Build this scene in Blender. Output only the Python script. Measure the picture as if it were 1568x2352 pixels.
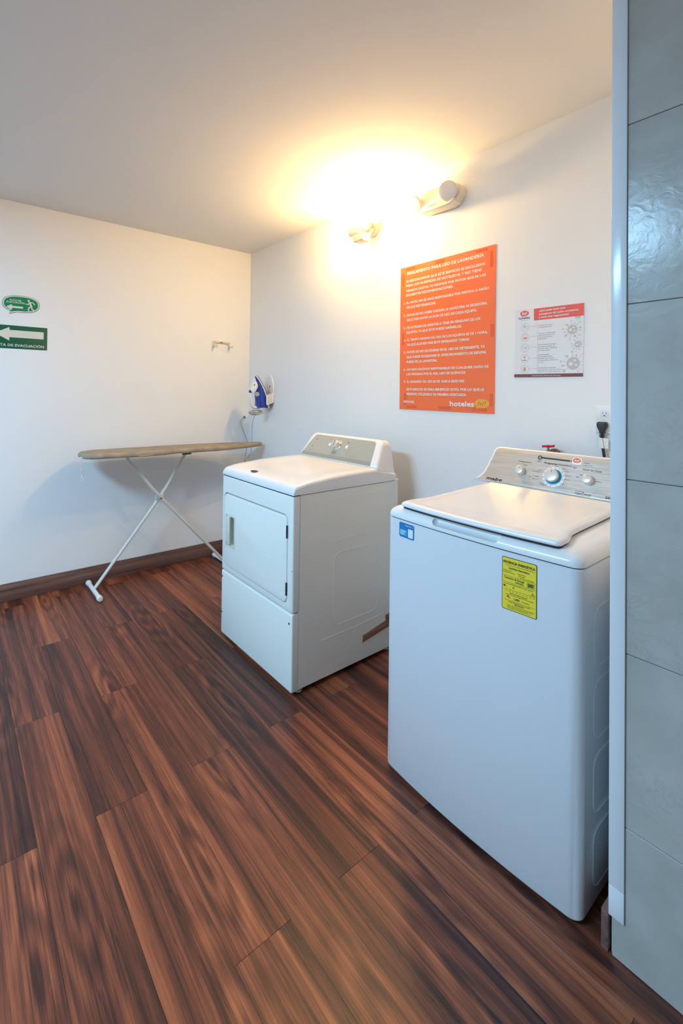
import bpy, bmesh, math, random
from mathutils import Vector, Matrix
random.seed(7)
PI = math.pi
for o in list(bpy.data.objects): bpy.data.objects.remove(o)
scn = bpy.context.scene
COL = scn.collection

# ---------------------------------------------------------------- camera
YAW, PITCH, ROLL, CAMH = .9015, .0125, .0124, 1.375
s_, c_ = math.sin(YAW), math.cos(YAW)
F0 = Vector((-s_, c_, 0)); RT = Vector((c_, s_, 0)); UP = Vector((0, 0, 1))
FW = F0 * math.cos(PITCH) + UP * math.sin(PITCH)
U1 = -F0 * math.sin(PITCH) + UP * math.cos(PITCH)
CX = RT * math.cos(ROLL) + U1 * math.sin(ROLL)
CU = -RT * math.sin(ROLL) + U1 * math.cos(ROLL)
cam_d = bpy.data.cameras.new('camera')
cam = bpy.data.objects.new('camera', cam_d); COL.objects.link(cam)
M = Matrix((CX, CU, -FW)).transposed().to_4x4(); M.translation = Vector((0, 0, CAMH))
cam.matrix_world = M
cam_d.sensor_fit = 'AUTO'; cam_d.sensor_width = 36
cam_d.lens = 1070.31 * 36 / 2352
cam_d.shift_x = (784 - 727.55) / 2352
cam_d.shift_y = (887.16 - 1176) / 2352
cam_d.clip_start = .02
scn.camera = cam

# ---------------------------------------------------------------- world, light, exposure
w = bpy.data.worlds.new('world'); scn.world = w; w.use_nodes = True
w.node_tree.nodes['Background'].inputs[0].default_value = (.62, .78, 1, 1)
w.node_tree.nodes['Background'].inputs[1].default_value = .6
vs = scn.view_settings
vs.view_transform = 'Standard'; vs.look = 'None'; vs.gamma = 1; vs.use_curve_mapping = False
vs.exposure = 0.0
def area(name, loc, rot, sx, sy, power, color):
    l = bpy.data.lights.new(name, 'AREA'); l.shape = 'RECTANGLE'; l.size = sx; l.size_y = sy
    l.energy = power; l.color = color
    o = bpy.data.objects.new(name, l); COL.objects.link(o); o.location = loc; o.rotation_euler = rot
    return o
area('ceiling_panel_light', (-1.62, -1.32, 2.58), (0, 0, 0), 1.1, .62, 140, (.365, .69, 1))
area('rear_fill_light', (-1.2, -2.55, 1.45), (PI / 2, 0, 0), 1.5, 1.5, 4, (.48, .74, 1))  # weak cool fill lamp, added in the rear opening behind the camera
BULB_STRENGTH = 1040; BULB_COLOR = (1, .635, .25)

# ---------------------------------------------------------------- materials
def mat(name, col, rough=.5, metal=0, spec=.5, coat=0, emit=None, bump=None, var=None):
    m = bpy.data.materials.new(name); m.use_nodes = True
    nt = m.node_tree; b = nt.nodes['Principled BSDF']
    b.inputs['Base Color'].default_value = (*col, 1)
    b.inputs['Roughness'].default_value = rough
    b.inputs['Metallic'].default_value = metal
    b.inputs['Specular IOR Level'].default_value = spec
    b.inputs['Coat Weight'].default_value = coat
    b.inputs['Coat Roughness'].default_value = .08
    if emit:
        b.inputs['Emission Color'].default_value = (*emit[0], 1)
        b.inputs['Emission Strength'].default_value = emit[1]
    tc = None
    if bump or var:
        tc = nt.nodes.new('ShaderNodeTexCoord')
    if bump:      # (scale, strength, distance)
        n = nt.nodes.new('ShaderNodeTexNoise'); n.inputs['Scale'].default_value = bump[0]; n.inputs['Detail'].default_value = 4
        nt.links.new(tc.outputs['Object'], n.inputs['Vector'])
        bp = nt.nodes.new('ShaderNodeBump'); bp.inputs['Strength'].default_value = bump[1]; bp.inputs['Distance'].default_value = bump[2]
        nt.links.new(n.outputs['Fac'], bp.inputs['Height']); nt.links.new(bp.outputs['Normal'], b.inputs['Normal'])
    if var:       # (scale, amount)
        n = nt.nodes.new('ShaderNodeTexNoise'); n.inputs['Scale'].default_value = var[0]; n.inputs['Detail'].default_value = 5
        nt.links.new(tc.outputs['Object'], n.inputs['Vector'])
        r = nt.nodes.new('ShaderNodeValToRGB')
        r.color_ramp.elements[0].position = .3; r.color_ramp.elements[1].position = .7
        r.color_ramp.elements[0].color = (*[max(0, c * (1 - var[1])) for c in col], 1)
        r.color_ramp.elements[1].color = (*[min(1, c * (1 + var[1])) for c in col], 1)
        nt.links.new(n.outputs['Fac'], r.inputs['Fac']); nt.links.new(r.outputs['Color'], b.inputs['Base Color'])
    return m

def wood(name, stops, axis='x', rough=.40, sc=1.0, coat=.0):
    m = bpy.data.materials.new(name); m.use_nodes = True
    nt = m.node_tree; L = nt.links; N = nt.nodes.new; b = nt.nodes['Principled BSDF']
    tc = N('ShaderNodeTexCoord'); oi = N('ShaderNodeObjectInfo')
    mul = N('ShaderNodeVectorMath'); mul.operation = 'MULTIPLY_ADD'
    comb = N('ShaderNodeCombineXYZ')
    for i, k in enumerate((37., 91., 53.)):
        mm = N('ShaderNodeMath'); mm.operation = 'MULTIPLY'; mm.inputs[1].default_value = k
        L.new(oi.outputs['Random'], mm.inputs[0]); L.new(mm.outputs[0], comb.inputs[i])
    add = N('ShaderNodeVectorMath'); add.operation = 'ADD'
    L.new(tc.outputs['Object'], add.inputs[0]); L.new(comb.outputs[0], add.inputs[1])
    def noise(scale, sx, sy, det=4, rgh=.55, dist=0.):
        mp = N('ShaderNodeMapping')
        mp.inputs['Scale'].default_value = (sx, sy, sy) if axis == 'x' else (sy, sx, sy)
        L.new(add.outputs[0], mp.inputs['Vector'])
        n = N('ShaderNodeTexNoise'); n.inputs['Scale'].default_value = scale
        n.inputs['Detail'].default_value = det; n.inputs['Roughness'].default_value = rgh; n.inputs['Distortion'].default_value = dist
        L.new(mp.outputs[0], n.inputs['Vector']); return n
    n1 = noise(1 * sc, .55, 20, 3, .5, .6)      # wide bands
    n2 = noise(1 * sc, 1.1, 85, 6, .7, .9)      # grain
    n3 = noise(1 * sc, 9, 300, 3, .6)            # pores
    def mixv(a, bb, f):
        mx = N('ShaderNodeMix'); mx.data_type = 'FLOAT'; mx.inputs[0].default_value = f
        L.new(a, mx.inputs[2]); L.new(bb, mx.inputs[3]); return mx.outputs[0]
    v = mixv(n1.outputs['Fac'], n2.outputs['Fac'], .45)
    v2 = mixv(v, n3.outputs['Fac'], .15)
    # growth rings around occasional knots
    mp = N('ShaderNodeMapping'); mp.inputs['Scale'].default_value = (1.6, 7, 7) if axis == 'x' else (7, 1.6, 7)
    L.new(add.outputs[0], mp.inputs['Vector'])
    vor = N('ShaderNodeTexVoronoi'); vor.inputs['Scale'].default_value = .62; vor.voronoi_dimensions = '2D' if axis == 'x' else '3D'
    L.new(mp.outputs[0], vor.inputs['Vector'])
    wv = N('ShaderNodeMath'); wv.operation = 'MULTIPLY_ADD'; wv.inputs[1].default_value = 42
    L.new(vor.outputs['Distance'], wv.inputs[0])
    nd = N('ShaderNodeMath'); nd.operation = 'MULTIPLY'; nd.inputs[1].default_value = 9; L.new(n1.outputs['Fac'], nd.inputs[0]); L.new(nd.outputs[0], wv.inputs[2])
    sn = N('ShaderNodeMath'); sn.operation = 'SINE'; L.new(wv.outputs[0], sn.inputs[0])
    near = N('ShaderNodeMapRange'); near.inputs[1].default_value = .05; near.inputs[2].default_value = .42; near.inputs[3].default_value = .055; near.inputs[4].default_value = 0
    L.new(vor.outputs['Distance'], near.inputs[0])
    kn = N('ShaderNodeMath'); kn.operation = 'MULTIPLY'; L.new(sn.outputs[0], kn.inputs[0]); L.new(near.outputs[0], kn.inputs[1])
    tot = N('ShaderNodeMath'); tot.operation = 'ADD'; L.new(v2, tot.inputs[0]); L.new(kn.outputs[0], tot.inputs[1])
    # thin dark veins along the grain
    n4 = noise(1 * sc, .75, 26, 4, .6, 1.3)
    q1 = N('ShaderNodeMath'); q1.operation = 'SUBTRACT'; q1.inputs[1].default_value = .47; L.new(n4.outputs['Fac'], q1.inputs[0])
    q2 = N('ShaderNodeMath'); q2.operation = 'ABSOLUTE'; L.new(q1.outputs[0], q2.inputs[0])
    q3 = N('ShaderNodeMapRange'); q3.inputs[1].default_value = 0; q3.inputs[2].default_value = .014; q3.inputs[3].default_value = -.085; q3.inputs[4].default_value = 0
    L.new(q2.outputs[0], q3.inputs[0])
    q4 = N('ShaderNodeMapRange'); q4.inputs[1].default_value = .48; q4.inputs[2].default_value = .56; L.new(n1.outputs['Fac'], q4.inputs[0]); q4.inputs[3].default_value = 1; q4.inputs[4].default_value = .15
    q5 = N('ShaderNodeMath'); q5.operation = 'MULTIPLY_ADD'; L.new(q3.outputs[0], q5.inputs[0]); L.new(q4.outputs[0], q5.inputs[1]); L.new(tot.outputs[0], q5.inputs[2]); tot = q5
    tone = N('ShaderNodeMapRange'); tone.inputs[3].default_value = -.035; tone.inputs[4].default_value = .035
    L.new(oi.outputs['Random'], tone.inputs[0])
    t2 = N('ShaderNodeMath'); t2.operation = 'ADD'; L.new(tot.outputs[0], t2.inputs[0]); L.new(tone.outputs[0], t2.inputs[1])
    r = N('ShaderNodeValToRGB'); cr = r.color_ramp
    while len(cr.elements) < len(stops): cr.elements.new(.5)
    for e, (p, c) in zip(cr.elements, stops): e.position = p; e.color = (*c, 1)
    L.new(t2.outputs[0], r.inputs['Fac']); L.new(r.outputs['Color'], b.inputs['Base Color'])
    b.inputs['Specular IOR Level'].default_value = .36; b.inputs['Roughness'].default_value = rough; b.inputs['Coat Weight'].default_value = coat; b.inputs['Coat Roughness'].default_value = .3
    bp = N('ShaderNodeBump'); bp.inputs['Strength'].default_value = .25; bp.inputs['Distance'].default_value = .0006
    L.new(v2, bp.inputs['Height']); L.new(bp.outputs['Normal'], b.inputs['Normal'])
    return m

def tile_mat():
    m = bpy.data.materials.new('marbled_tile'); m.use_nodes = True
    nt = m.node_tree; L = nt.links; N = nt.nodes.new; b = nt.nodes['Principled BSDF']
    tc = N('ShaderNodeTexCoord'); oi = N('ShaderNodeObjectInfo')
    add = N('ShaderNodeVectorMath'); add.operation = 'ADD'
    sc = N('ShaderNodeVectorMath'); sc.operation = 'SCALE'; sc.inputs[0].default_value = (13, 17, 29)
    L.new(oi.outputs['Random'], sc.inputs['Scale'])
    L.new(tc.outputs['Object'], add.inputs[0]); L.new(sc.outputs[0], add.inputs[1])
    n = N('ShaderNodeTexNoise'); n.inputs['Scale'].default_value = 7; n.inputs['Detail'].default_value = 6; n.inputs['Roughness'].default_value = .6
    L.new(add.outputs[0], n.inputs['Vector'])
    r = N('ShaderNodeValToRGB'); r.color_ramp.elements[0].position = .3; r.color_ramp.elements[1].position = .72
    r.color_ramp.elements[0].color = (.40, .385, .34, 1); r.color_ramp.elements[1].color = (.50, .485, .44, 1)
    L.new(n.outputs['Fac'], r.inputs['Fac'])
    # thin veins where a warped noise crosses .5
    v = N('ShaderNodeTexNoise'); v.inputs['Scale'].default_value = 4.2; v.inputs['Detail'].default_value = 5; v.inputs['Roughness'].default_value = .62; v.inputs['Distortion'].default_value = 1.1
    L.new(add.outputs[0], v.inputs['Vector'])
    s1 = N('ShaderNodeMath'); s1.operation = 'SUBTRACT'; s1.inputs[1].default_value = .5; L.new(v.outputs['Fac'], s1.inputs[0])
    ab = N('ShaderNodeMath'); ab.operation = 'ABSOLUTE'; L.new(s1.outputs[0], ab.inputs[0])
    mr = N('ShaderNodeMapRange'); mr.inputs[1].default_value = 0; mr.inputs[2].default_value = .012; mr.inputs[3].default_value = .22; mr.inputs[4].default_value = 0
    L.new(ab.outputs[0], mr.inputs[0])
    mk = N('ShaderNodeTexNoise'); mk.inputs['Scale'].default_value = 3; L.new(add.outputs[0], mk.inputs['Vector'])
    mk2 = N('ShaderNodeMapRange'); mk2.inputs[1].default_value = .45; mk2.inputs[2].default_value = .6; L.new(mk.outputs['Fac'], mk2.inputs[0])
    mm = N('ShaderNodeMath'); mm.operation = 'MULTIPLY'; L.new(mr.outputs[0], mm.inputs[0]); L.new(mk2.outputs[0], mm.inputs[1])
    mx = N('ShaderNodeMix'); mx.data_type = 'RGBA'; L.new(mm.outputs[0], mx.inputs[0]); L.new(r.outputs['Color'], mx.inputs[6]); mx.inputs[7].default_value = (.28, .24, .19, 1)
    L.new(mx.outputs[2], b.inputs['Base Color'])
    b.inputs['Roughness'].default_value = .20
    bp = N('ShaderNodeBump'); bp.inputs['Strength'].default_value = .35; bp.inputs['Distance'].default_value = .0016
    wr = N('ShaderNodeTexNoise'); wr.inputs['Scale'].default_value = 24; wr.inputs['Detail'].default_value = 5; wr.inputs['Distortion'].default_value = 1.5
    L.new(add.outputs[0], wr.inputs['Vector']); L.new(wr.outputs['Fac'], bp.inputs['Height']); L.new(bp.outputs['Normal'], b.inputs['Normal'])
    return m

def brushed(name, col):
    m = mat(name, col, .33, .55)
    nt = m.node_tree; L = nt.links; b = nt.nodes['Principled BSDF']
    tc = nt.nodes.new('ShaderNodeTexCoord'); mp = nt.nodes.new('ShaderNodeMapping'); mp.inputs['Scale'].default_value = (5, 260, 260)
    n = nt.nodes.new('ShaderNodeTexNoise'); n.inputs['Scale'].default_value = 1.2; n.inputs['Detail'].default_value = 4
    L.new(tc.outputs['Object'], mp.inputs[0]); L.new(mp.outputs[0], n.inputs['Vector'])
    r = nt.nodes.new('ShaderNodeValToRGB'); r.color_ramp.elements[0].position = .3; r.color_ramp.elements[1].position = .7
    r.color_ramp.elements[0].color = (*[c * .8 for c in col], 1); r.color_ramp.elements[1].color = (*[min(1, c * 1.12) for c in col], 1)
    L.new(n.outputs['Fac'], r.inputs['Fac']); L.new(r.outputs['Color'], b.inputs['Base Color'])
    return m

MT = {}
MT['wall'] = mat('white_wall_paint', (.87, .865, .85), .75, spec=.3, bump=(260, .12, .0006))
MT['ceiling'] = mat('white_ceiling_paint', (.80, .79, .765), .85, spec=.2, bump=(180, .1, .0006))
MT['plank'] = wood('walnut_laminate', [(.34, (.026, .009, .008)), (.43, (.068, .021, .014)), (.495, (.135, .037, .020)), (.56, (.235, .065, .030)), (.66, (.42, .125, .052))])
MT['base'] = wood('baseboard_laminate', [(.3, (.075, .036, .030)), (.45, (.15, .078, .064)), (.55, (.22, .12, .095)), (.7, (.32, .19, .15))], axis='y', sc=1.4, rough=.45)
MT['base_x'] = wood('baseboard_laminate_across', [(.3, (.075, .036, .030)), (.45, (.15, .078, .064)), (.55, (.22, .12, .095)), (.7, (.32, .19, .15))], axis='x', sc=1.4, rough=.45)
MT['tile'] = tile_mat()
MT['grout'] = mat('pale_grout', (.50, .47, .40), .8)
MT['trim'] = mat('white_pvc_trim', (.78, .79, .80), .16)
MT['enamel'] = mat('white_enamel', (.80, .815, .83), .26, coat=.25)
MT['enamel_old'] = mat('aged_white_enamel', (.86, .85, .78), .3, coat=.15, bump=(420, .05, .0004))
MT['enamel_top'] = mat('glossy_white_top', (.84, .83, .82), .24, coat=.12)
MT['dark_gap'] = mat('dark_gap', (.02, .02, .02), .8)
MT['ivory'] = mat('ivory_plastic', (.74, .71, .62), .35)
MT['ivory_dark'] = mat('yellowed_plastic', (.34, .32, .19), .5)
MT['grey_panel'] = mat('silver_grey_panel', (.44, .46, .42), .34, .25)
MT['grey_low'] = mat('darker_silver_strip', (.36, .36, .32), .3, .3)
MT['brushed'] = brushed('brushed_steel_film', (.66, .63, .58))
MT['chrome'] = mat('chrome', (.75, .72, .68), .16, 1)
MT['knobw'] = mat('satin_silver_plastic', (.72, .70, .67), .28, .35)
MT['ink'] = mat('dark_print', (.03, .03, .035), .6)
MT['ink_soft'] = mat('grey_print', (.16, .16, .16), .6)
MT['white_print'] = mat('white_print', (.86, .84, .80), .55)
MT['orange'] = mat('orange_poster_print', (.96, .175, .042), .42, var=(3, .04))
MT['orange_d'] = mat('darker_taped_orange', (.82, .118, .026), .3)
MT['yellow'] = mat('yellow_label', (.95, .72, .04), .4)
MT['amber'] = mat('amber_print', (.88, .42, .04), .5)
MT['paper'] = mat('white_paper', (.80, .80, .80), .5)
MT['red'] = mat('red_print', (.80, .10, .055), .45)
MT['brownp'] = mat('brown_print', (.22, .06, .045), .5)
MT['taupe'] = mat('taupe_print', (.58, .53, .50), .5)
MT['rose'] = mat('rose_grey_print', (.45, .32, .30), .5)
MT['green'] = mat('green_sign', (.005, .22, .085), .35)
MT['green_d'] = mat('deep_green_sign', (.004, .10, .052), .35)
MT['sign_w'] = mat('pale_sign_print', (.72, .70, .60), .45)
MT['blue_st'] = mat('blue_sticker', (.01, .20, .52), .3)
MT['teal'] = mat('light_blue_print', (.05, .42, .66), .4)
MT['blue'] = mat('blue_plastic', (.006, .03, .33), .22, coat=.4)
MT['clearp'] = mat('grey_translucent_plastic', (.35, .38, .42), .2)
MT['plastic'] = mat('white_plastic', (.80, .79, .76), .35)
MT['steel'] = mat('dark_steel', (.08, .075, .07), .35, .8)
MT['fabric'] = mat('taupe_ironing_cloth', (.36, .295, .22), .95, spec=.1, bump=(55, .5, .004), var=(14, .16))
MT['yellowf'] = mat('yellow_foam', (.62, .42, .12), .9)
MT['leg'] = mat('cream_leg_enamel', (.72, .72, .64), .35)
MT['black'] = mat('black_rubber', (.014, .014, .02), .4)
MT['cord'] = mat('beige_cord', (.42, .38, .30), .6)
MT['brass'] = mat('worn_brass', (.30, .20, .12), .38, .9)
MT['redmetal'] = mat('red_painted_metal', (.55, .012, .03), .4)
MT['kraft'] = wood('wood_print_tape', [(.3, (.16, .07, .04)), (.5, (.30, .15, .09)), (.7, (.42, .24, .15))], axis='y', sc=3, rough=.5)
MT['lamp'] = mat('cream_lamp_plastic', (.80, .74, .62), .35)
MT['lens'] = mat('frosted_lens', (.86, .80, .76), .25, bump=(240, .5, .002))
MT['bulb'] = mat('lit_bulb', (1, .9, .75), .4, emit=(BULB_COLOR, BULB_STRENGTH))

# ---------------------------------------------------------------- helpers
def wl(o):
    v = Vector((0, 0, 0))
    while o: v += o.location; o = o.parent
    return v
def put(name, bm, m, parent=None, smooth=30, loc=None, mats=None):
    """one mesh object; geometry is given in world metres, origin at loc or the parent's origin"""
    me = bpy.data.meshes.new(name)
    bmesh.ops.recalc_face_normals(bm, faces=bm.faces) if smooth is not None else None
    o = bpy.data.objects.new(name, me); COL.objects.link(o)
    base = wl(parent) if parent else Vector((0, 0, 0))
    if loc is None: loc = base
    loc = Vector(loc)
    o.location = loc - base
    bmesh.ops.translate(bm, verts=bm.verts, vec=-loc)
    bm.to_mesh(me); bm.free()
    if mats:
        for x in mats: me.materials.append(x)
    else: me.materials.append(m)
    if parent: o.parent = parent
    if smooth:
        for p in me.polygons: p.use_smooth = True
        me.set_sharp_from_angle(angle=math.radians(smooth))
    return o
def thing(name, label, cat, loc, group=None):
    o = bpy.data.objects.new(name, None); COL.objects.link(o); o.location = loc
    o.empty_display_size = .05
    o['label'] = label; o['category'] = cat
    if group: o['group'] = group
    return o
def tag(o, label, cat):
    o['label'] = label; o['category'] = cat; return o
def struct(name, bm, m, **k):
    o = put(name, bm, m, **k); o['kind'] = 'structure'; return o
def new(): return bmesh.new()
def merge(a, b):
    me = bpy.data.meshes.new('tmp'); b.to_mesh(me); b.free(); a.from_mesh(me); bpy.data.meshes.remove(me)
def box(x0, x1, y0, y1, z0, z1, r=0, seg=2, bm=None, edges=None):
    t = bmesh.new()
    bmesh.ops.create_cube(t, size=1)
    bmesh.ops.scale(t, verts=t.verts, vec=(x1 - x0, y1 - y0, z1 - z0))
    bmesh.ops.translate(t, verts=t.verts, vec=((x0 + x1) / 2, (y0 + y1) / 2, (z0 + z1) / 2))
    if r:
        es = [e for e in t.edges if edges is None or edges(e)]
        bmesh.ops.bevel(t, geom=es, offset=r, segments=seg, profile=.5, affect='EDGES')
    if bm is None: return t
    merge(bm, t); return bm
def frame(d):
    d = Vector(d).normalized()
    a = Vector((0, 0, 1)) if abs(d.z) < .9 else Vector((1, 0, 0))
    u = d.cross(a).normalized(); return u, d.cross(u).normalized()
def rings(bm, rs, cap=True, closed=True):
    vs_ = [[bm.verts.new(p) for p in r] for r in rs]
    n = len(rs[0])
    for a, b in zip(vs_, vs_[1:]):
        for i in range(n if closed else n - 1):
            j = (i + 1) % n
            bm.faces.new((a[i], a[j], b[j], b[i]))
    if cap:
        bm.faces.new(vs_[0][::-1]); bm.faces.new(vs_[-1])
    return bm
def tube(path, r, n=10, bm=None, cap=True, flat=1.0):
    bm = bm or bmesh.new()
    path = [Vector(p) for p in path]; rr = r if isinstance(r, (list, tuple)) else [r] * len(path)
    out = []; u = None
    for i, p in enumerate(path):
        d = (path[min(i + 1, len(path) - 1)] - path[max(i - 1, 0)]).normalized()
        if u is None: u, v = frame(d)
        else:
            u = (u - d * u.dot(d)).normalized(); v = d.cross(u)
        out.append([p + (u * math.cos(2 * PI * k / n) + v * math.sin(2 * PI * k / n) * flat) * rr[i] for k in range(n)])
    return rings(bm, out, cap)
def smooth_path(pts, n=6):
    pts = [Vector(p) for p in pts]; out = []
    for i in range(len(pts) - 1):
        p0 = pts[max(i - 1, 0)]; p1 = pts[i]; p2 = pts[i + 1]; p3 = pts[min(i + 2, len(pts) - 1)]
        for k in range(n):
            t = k / n
            out.append(.5 * ((2 * p1) + (p2 - p0) * t + (2 * p0 - 5 * p1 + 4 * p2 - p3) * t * t + (-p0 + 3 * p1 - 3 * p2 + p3) * t ** 3))
    out.append(pts[-1]); return out
def lathe(c, d, prof, n=32, bm=None, cap=True):
    """prof: list of (distance along d, radius)"""
    bm = bm or bmesh.new(); d = Vector(d).normalized(); u, v = frame(d); c = Vector(c)
    return rings(bm, [[c + d * h + (u * math.cos(2 * PI * k / n) + v * math.sin(2 * PI * k / n)) * max(r, 1e-4) for k in range(n)] for h, r in prof], cap)
class Plane:
    """a flat frame: origin, unit u, unit v, outward normal"""
    def __init__(s, o, u, v):
        s.o = Vector(o); s.u = Vector(u).normalized(); s.v = Vector(v).normalized(); s.n = s.u.cross(s.v)
    def p(s, a, b, h=0): return s.o + s.u * a + s.v * b + s.n * h
def rrect(x0, x1, y0, y1, r, n=5):
    if not isinstance(r, (list, tuple)): r = [r] * 4
    out = []
    for (cx, cy, a0), q in zip(((x1 - r[0], y1 - r[0], 0), (x0 + r[1], y1 - r[1], 90), (x0 + r[2], y0 + r[2], 180), (x1 - r[3], y0 + r[3], 270)), r):
        for k in range(n + 1):
            a = math.radians(a0 + 90 * k / n); out.append((cx + q * math.cos(a), cy + q * math.sin(a)))
    return out
def circ(cx, cy, rx, ry=None, n=28, a0=0, a1=360):
    ry = ry or rx
    return [(cx + rx * math.cos(math.radians(a0 + (a1 - a0) * k / n)), cy + ry * math.sin(math.radians(a0 + (a1 - a0) * k / n))) for k in range(n)]
def slab(P, pts, h0, h1, bev=0, bm=None):
    """prism of a 2-D outline standing on plane P from height h0 to h1, optional rounded front edge"""
    bm = bm or bmesh.new(); n = len(pts)
    cx = sum(p[0] for p in pts) / n; cy = sum(p[1] for p in pts) / n
    def ins(d):
        o = []
        for i in range(n):
            a = Vector(pts[i - 1]); b = Vector(pts[i]); c = Vector(pts[(i + 1) % n])
            e1 = (b - a); e2 = (c - b)
            if e1.length < 1e-9: e1 = e2
            if e2.length < 1e-9: e2 = e1
            n1 = Vector((-e1.y, e1.x)).normalized(); n2 = Vector((-e2.y, e2.x)).normalized()
            m = (n1 + n2); m = m.normalized() if m.length > 1e-6 else n1
            k = max(.35, m.dot(n1)); o.append(b + m * (d / k))
        return o
    area2 = sum(pts[i - 1][0] * pts[i][1] - pts[i][0] * pts[i - 1][1] for i in range(n))
    sg = 1 if area2 > 0 else -1
    rs = [[P.p(x, y, h0) for x, y in pts]]
    if bev:
        for k in range(4):
            a = PI / 2 * k / 3
            q = ins(sg * bev * (1 - math.cos(a))); rs.append([P.p(x, y, h1 - bev + bev * math.sin(a)) for x, y in q])
    else: rs.append([P.p(x, y, h1) for x, y in pts])
    return rings(bm, rs)
_fc = [0]
def flat(P, pts, h, bm=None):
    _fc[0] += 1; h += (_fc[0] % 37) * 3e-6      # print layers never share one plane
    bm = bm or bmesh.new(); vs2 = [bm.verts.new(P.p(x, y, h)) for x, y in pts]; bm.faces.new(vs2); return bm
def line(P, a, b, wd, h, bm):
    a = Vector(a); b = Vector(b); d = (b - a).normalized(); q = Vector((-d.y, d.x)) * wd / 2
    return flat(P, [a + q, a - q, b - q, b + q], h, bm)
def arc(P, cx, cy, r, wd, h, bm, a0=0, a1=360, n=24, ry=None):
    ry = ry or r
    for k in range(n):
        t0 = math.radians(a0 + (a1 - a0) * k / n); t1 = math.radians(a0 + (a1 - a0) * (k + 1) / n)
        flat(P, [(cx + (r - wd / 2) * math.cos(t0), cy + (ry - wd / 2) * math.sin(t0)), (cx + (r + wd / 2) * math.cos(t0), cy + (ry + wd / 2) * math.sin(t0)),
                 (cx + (r + wd / 2) * math.cos(t1), cy + (ry + wd / 2) * math.sin(t1)), (cx + (r - wd / 2) * math.cos(t1), cy + (ry - wd / 2) * math.sin(t1))], h, bm)
    return bm
_tc = {}
def text(bm, P, s, x0, y0, width, h, off=.0006, bold=0., shear=0., tilt=0.):
    """lettering as flat faces: baseline starts at (x0,y0), fitted to width and cap height h"""
    key = (s, shear)
    if key not in _tc:
        cu = bpy.data.curves.new('t', 'FONT'); cu.body = s; cu.resolution_u = 2; cu.shear = shear; cu.size = 1
        o = bpy.data.objects.new('t', cu); me = bpy.data.meshes.new_from_object(o)
        vs2 = [(v.co.x, v.co.y) for v in me.vertices]; fs = [tuple(p.vertices) for p in me.polygons]
        bpy.data.objects.remove(o); bpy.data.curves.remove(cu); bpy.data.meshes.remove(me)
        _tc[key] = (vs2, fs)
    vs2, fs = _tc[key]
    if not vs2: return bm
    xa = min(v[0] for v in vs2); xb = max(v[0] for v in vs2)
    kx = width / (xb - xa); ky = h / .70
    d = bold * h / .7 * .62                      # heavier strokes: slightly shifted layers of the same glyphs
    lay = [(0, 0)] if bold < .009 else [(-d, 0), (d, 0)] if bold < .025 else [(-d, -d), (d, -d), (-d, d), (d, d), (0, 0)]
    for li, (dx, dy) in enumerate(lay):
        for k, f_ in enumerate(fs):
            try: bm.faces.new([bm.verts.new(P.p(x0 + dx + (vs2[i][0] - xa) * kx, y0 + dy + vs2[i][1] * ky + tilt * (vs2[i][0] - xa) * kx, off + li * 3e-5 + (k % 9) * 3e-6)) for i in f_])
            except ValueError: pass
    return bm
def bool_cut(o, cut):
    me = bpy.data.meshes.new('cut'); 
    bmesh.ops.recalc_face_normals(cut, faces=cut.faces)
    cut.to_mesh(me); cut.free()
    c = bpy.data.objects.new('cut', me); COL.objects.link(c)
    md = o.modifiers.new('b', 'BOOLEAN'); md.object = c; md.operation = 'DIFFERENCE'; md.solver = 'EXACT'
    bpy.context.view_layer.update()
    dg = bpy.context.evaluated_depsgraph_get()
    nm = bpy.data.meshes.new_from_object(o.evaluated_get(dg))
    o.modifiers.remove(md); o.data = nm
    bpy.data.objects.remove(c)
    for p in nm.polygons: p.use_smooth = True
    nm.set_sharp_from_angle(angle=math.radians(30))

# ---------------------------------------------------------------- room shell
XA, YB, ZC = -3.608, 2.088, 2.594
XR, YF = 2.2, -2.6
struct('wall_left', box(XA - .12, XA, YF - .12, YB + .12, -.05, ZC + .1), MT['wall'], smooth=None)
struct('wall_back', box(XA, XR, YB, YB + .12, -.05, ZC + .1), MT['wall'], smooth=None)
struct('wall_right', box(XR, XR + .12, YF - .12, YB + .12, -.05, ZC + .1), MT['wall'], smooth=None)
b = new()
box(XA, -2.0, YF - .12, YF, -.05, ZC + .1, bm=b); box(-.4, XR, YF - .12, YF, -.05, ZC + .1, bm=b)
box(-2.0, -.4, YF - .12, YF, -.05, .65, bm=b); box(-2.0, -.4, YF - .12, YF, 2.25, ZC + .1, bm=b)
struct('wall_front', b, MT['wall'], smooth=None)
b = new()
for q in ((-2.0, -1.95, .65, 2.25), (-.45, -.4, .65, 2.25), (-1.95, -.45, .65, .70), (-1.95, -.45, 2.20, 2.25), (-1.215, -1.185, .70, 2.20)):
    box(q[0], q[1], YF - .10, YF - .02, q[2], q[3], .004, 1, bm=b)
struct('added_window_1', b, MT['trim'])  # unseen window frame, added with its opening to let in gentle fill
struct('ceiling', box(XA - .12, XR + .12, YF - .12, YB + .12, ZC, ZC + .12), MT['ceiling'], smooth=None)

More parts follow.
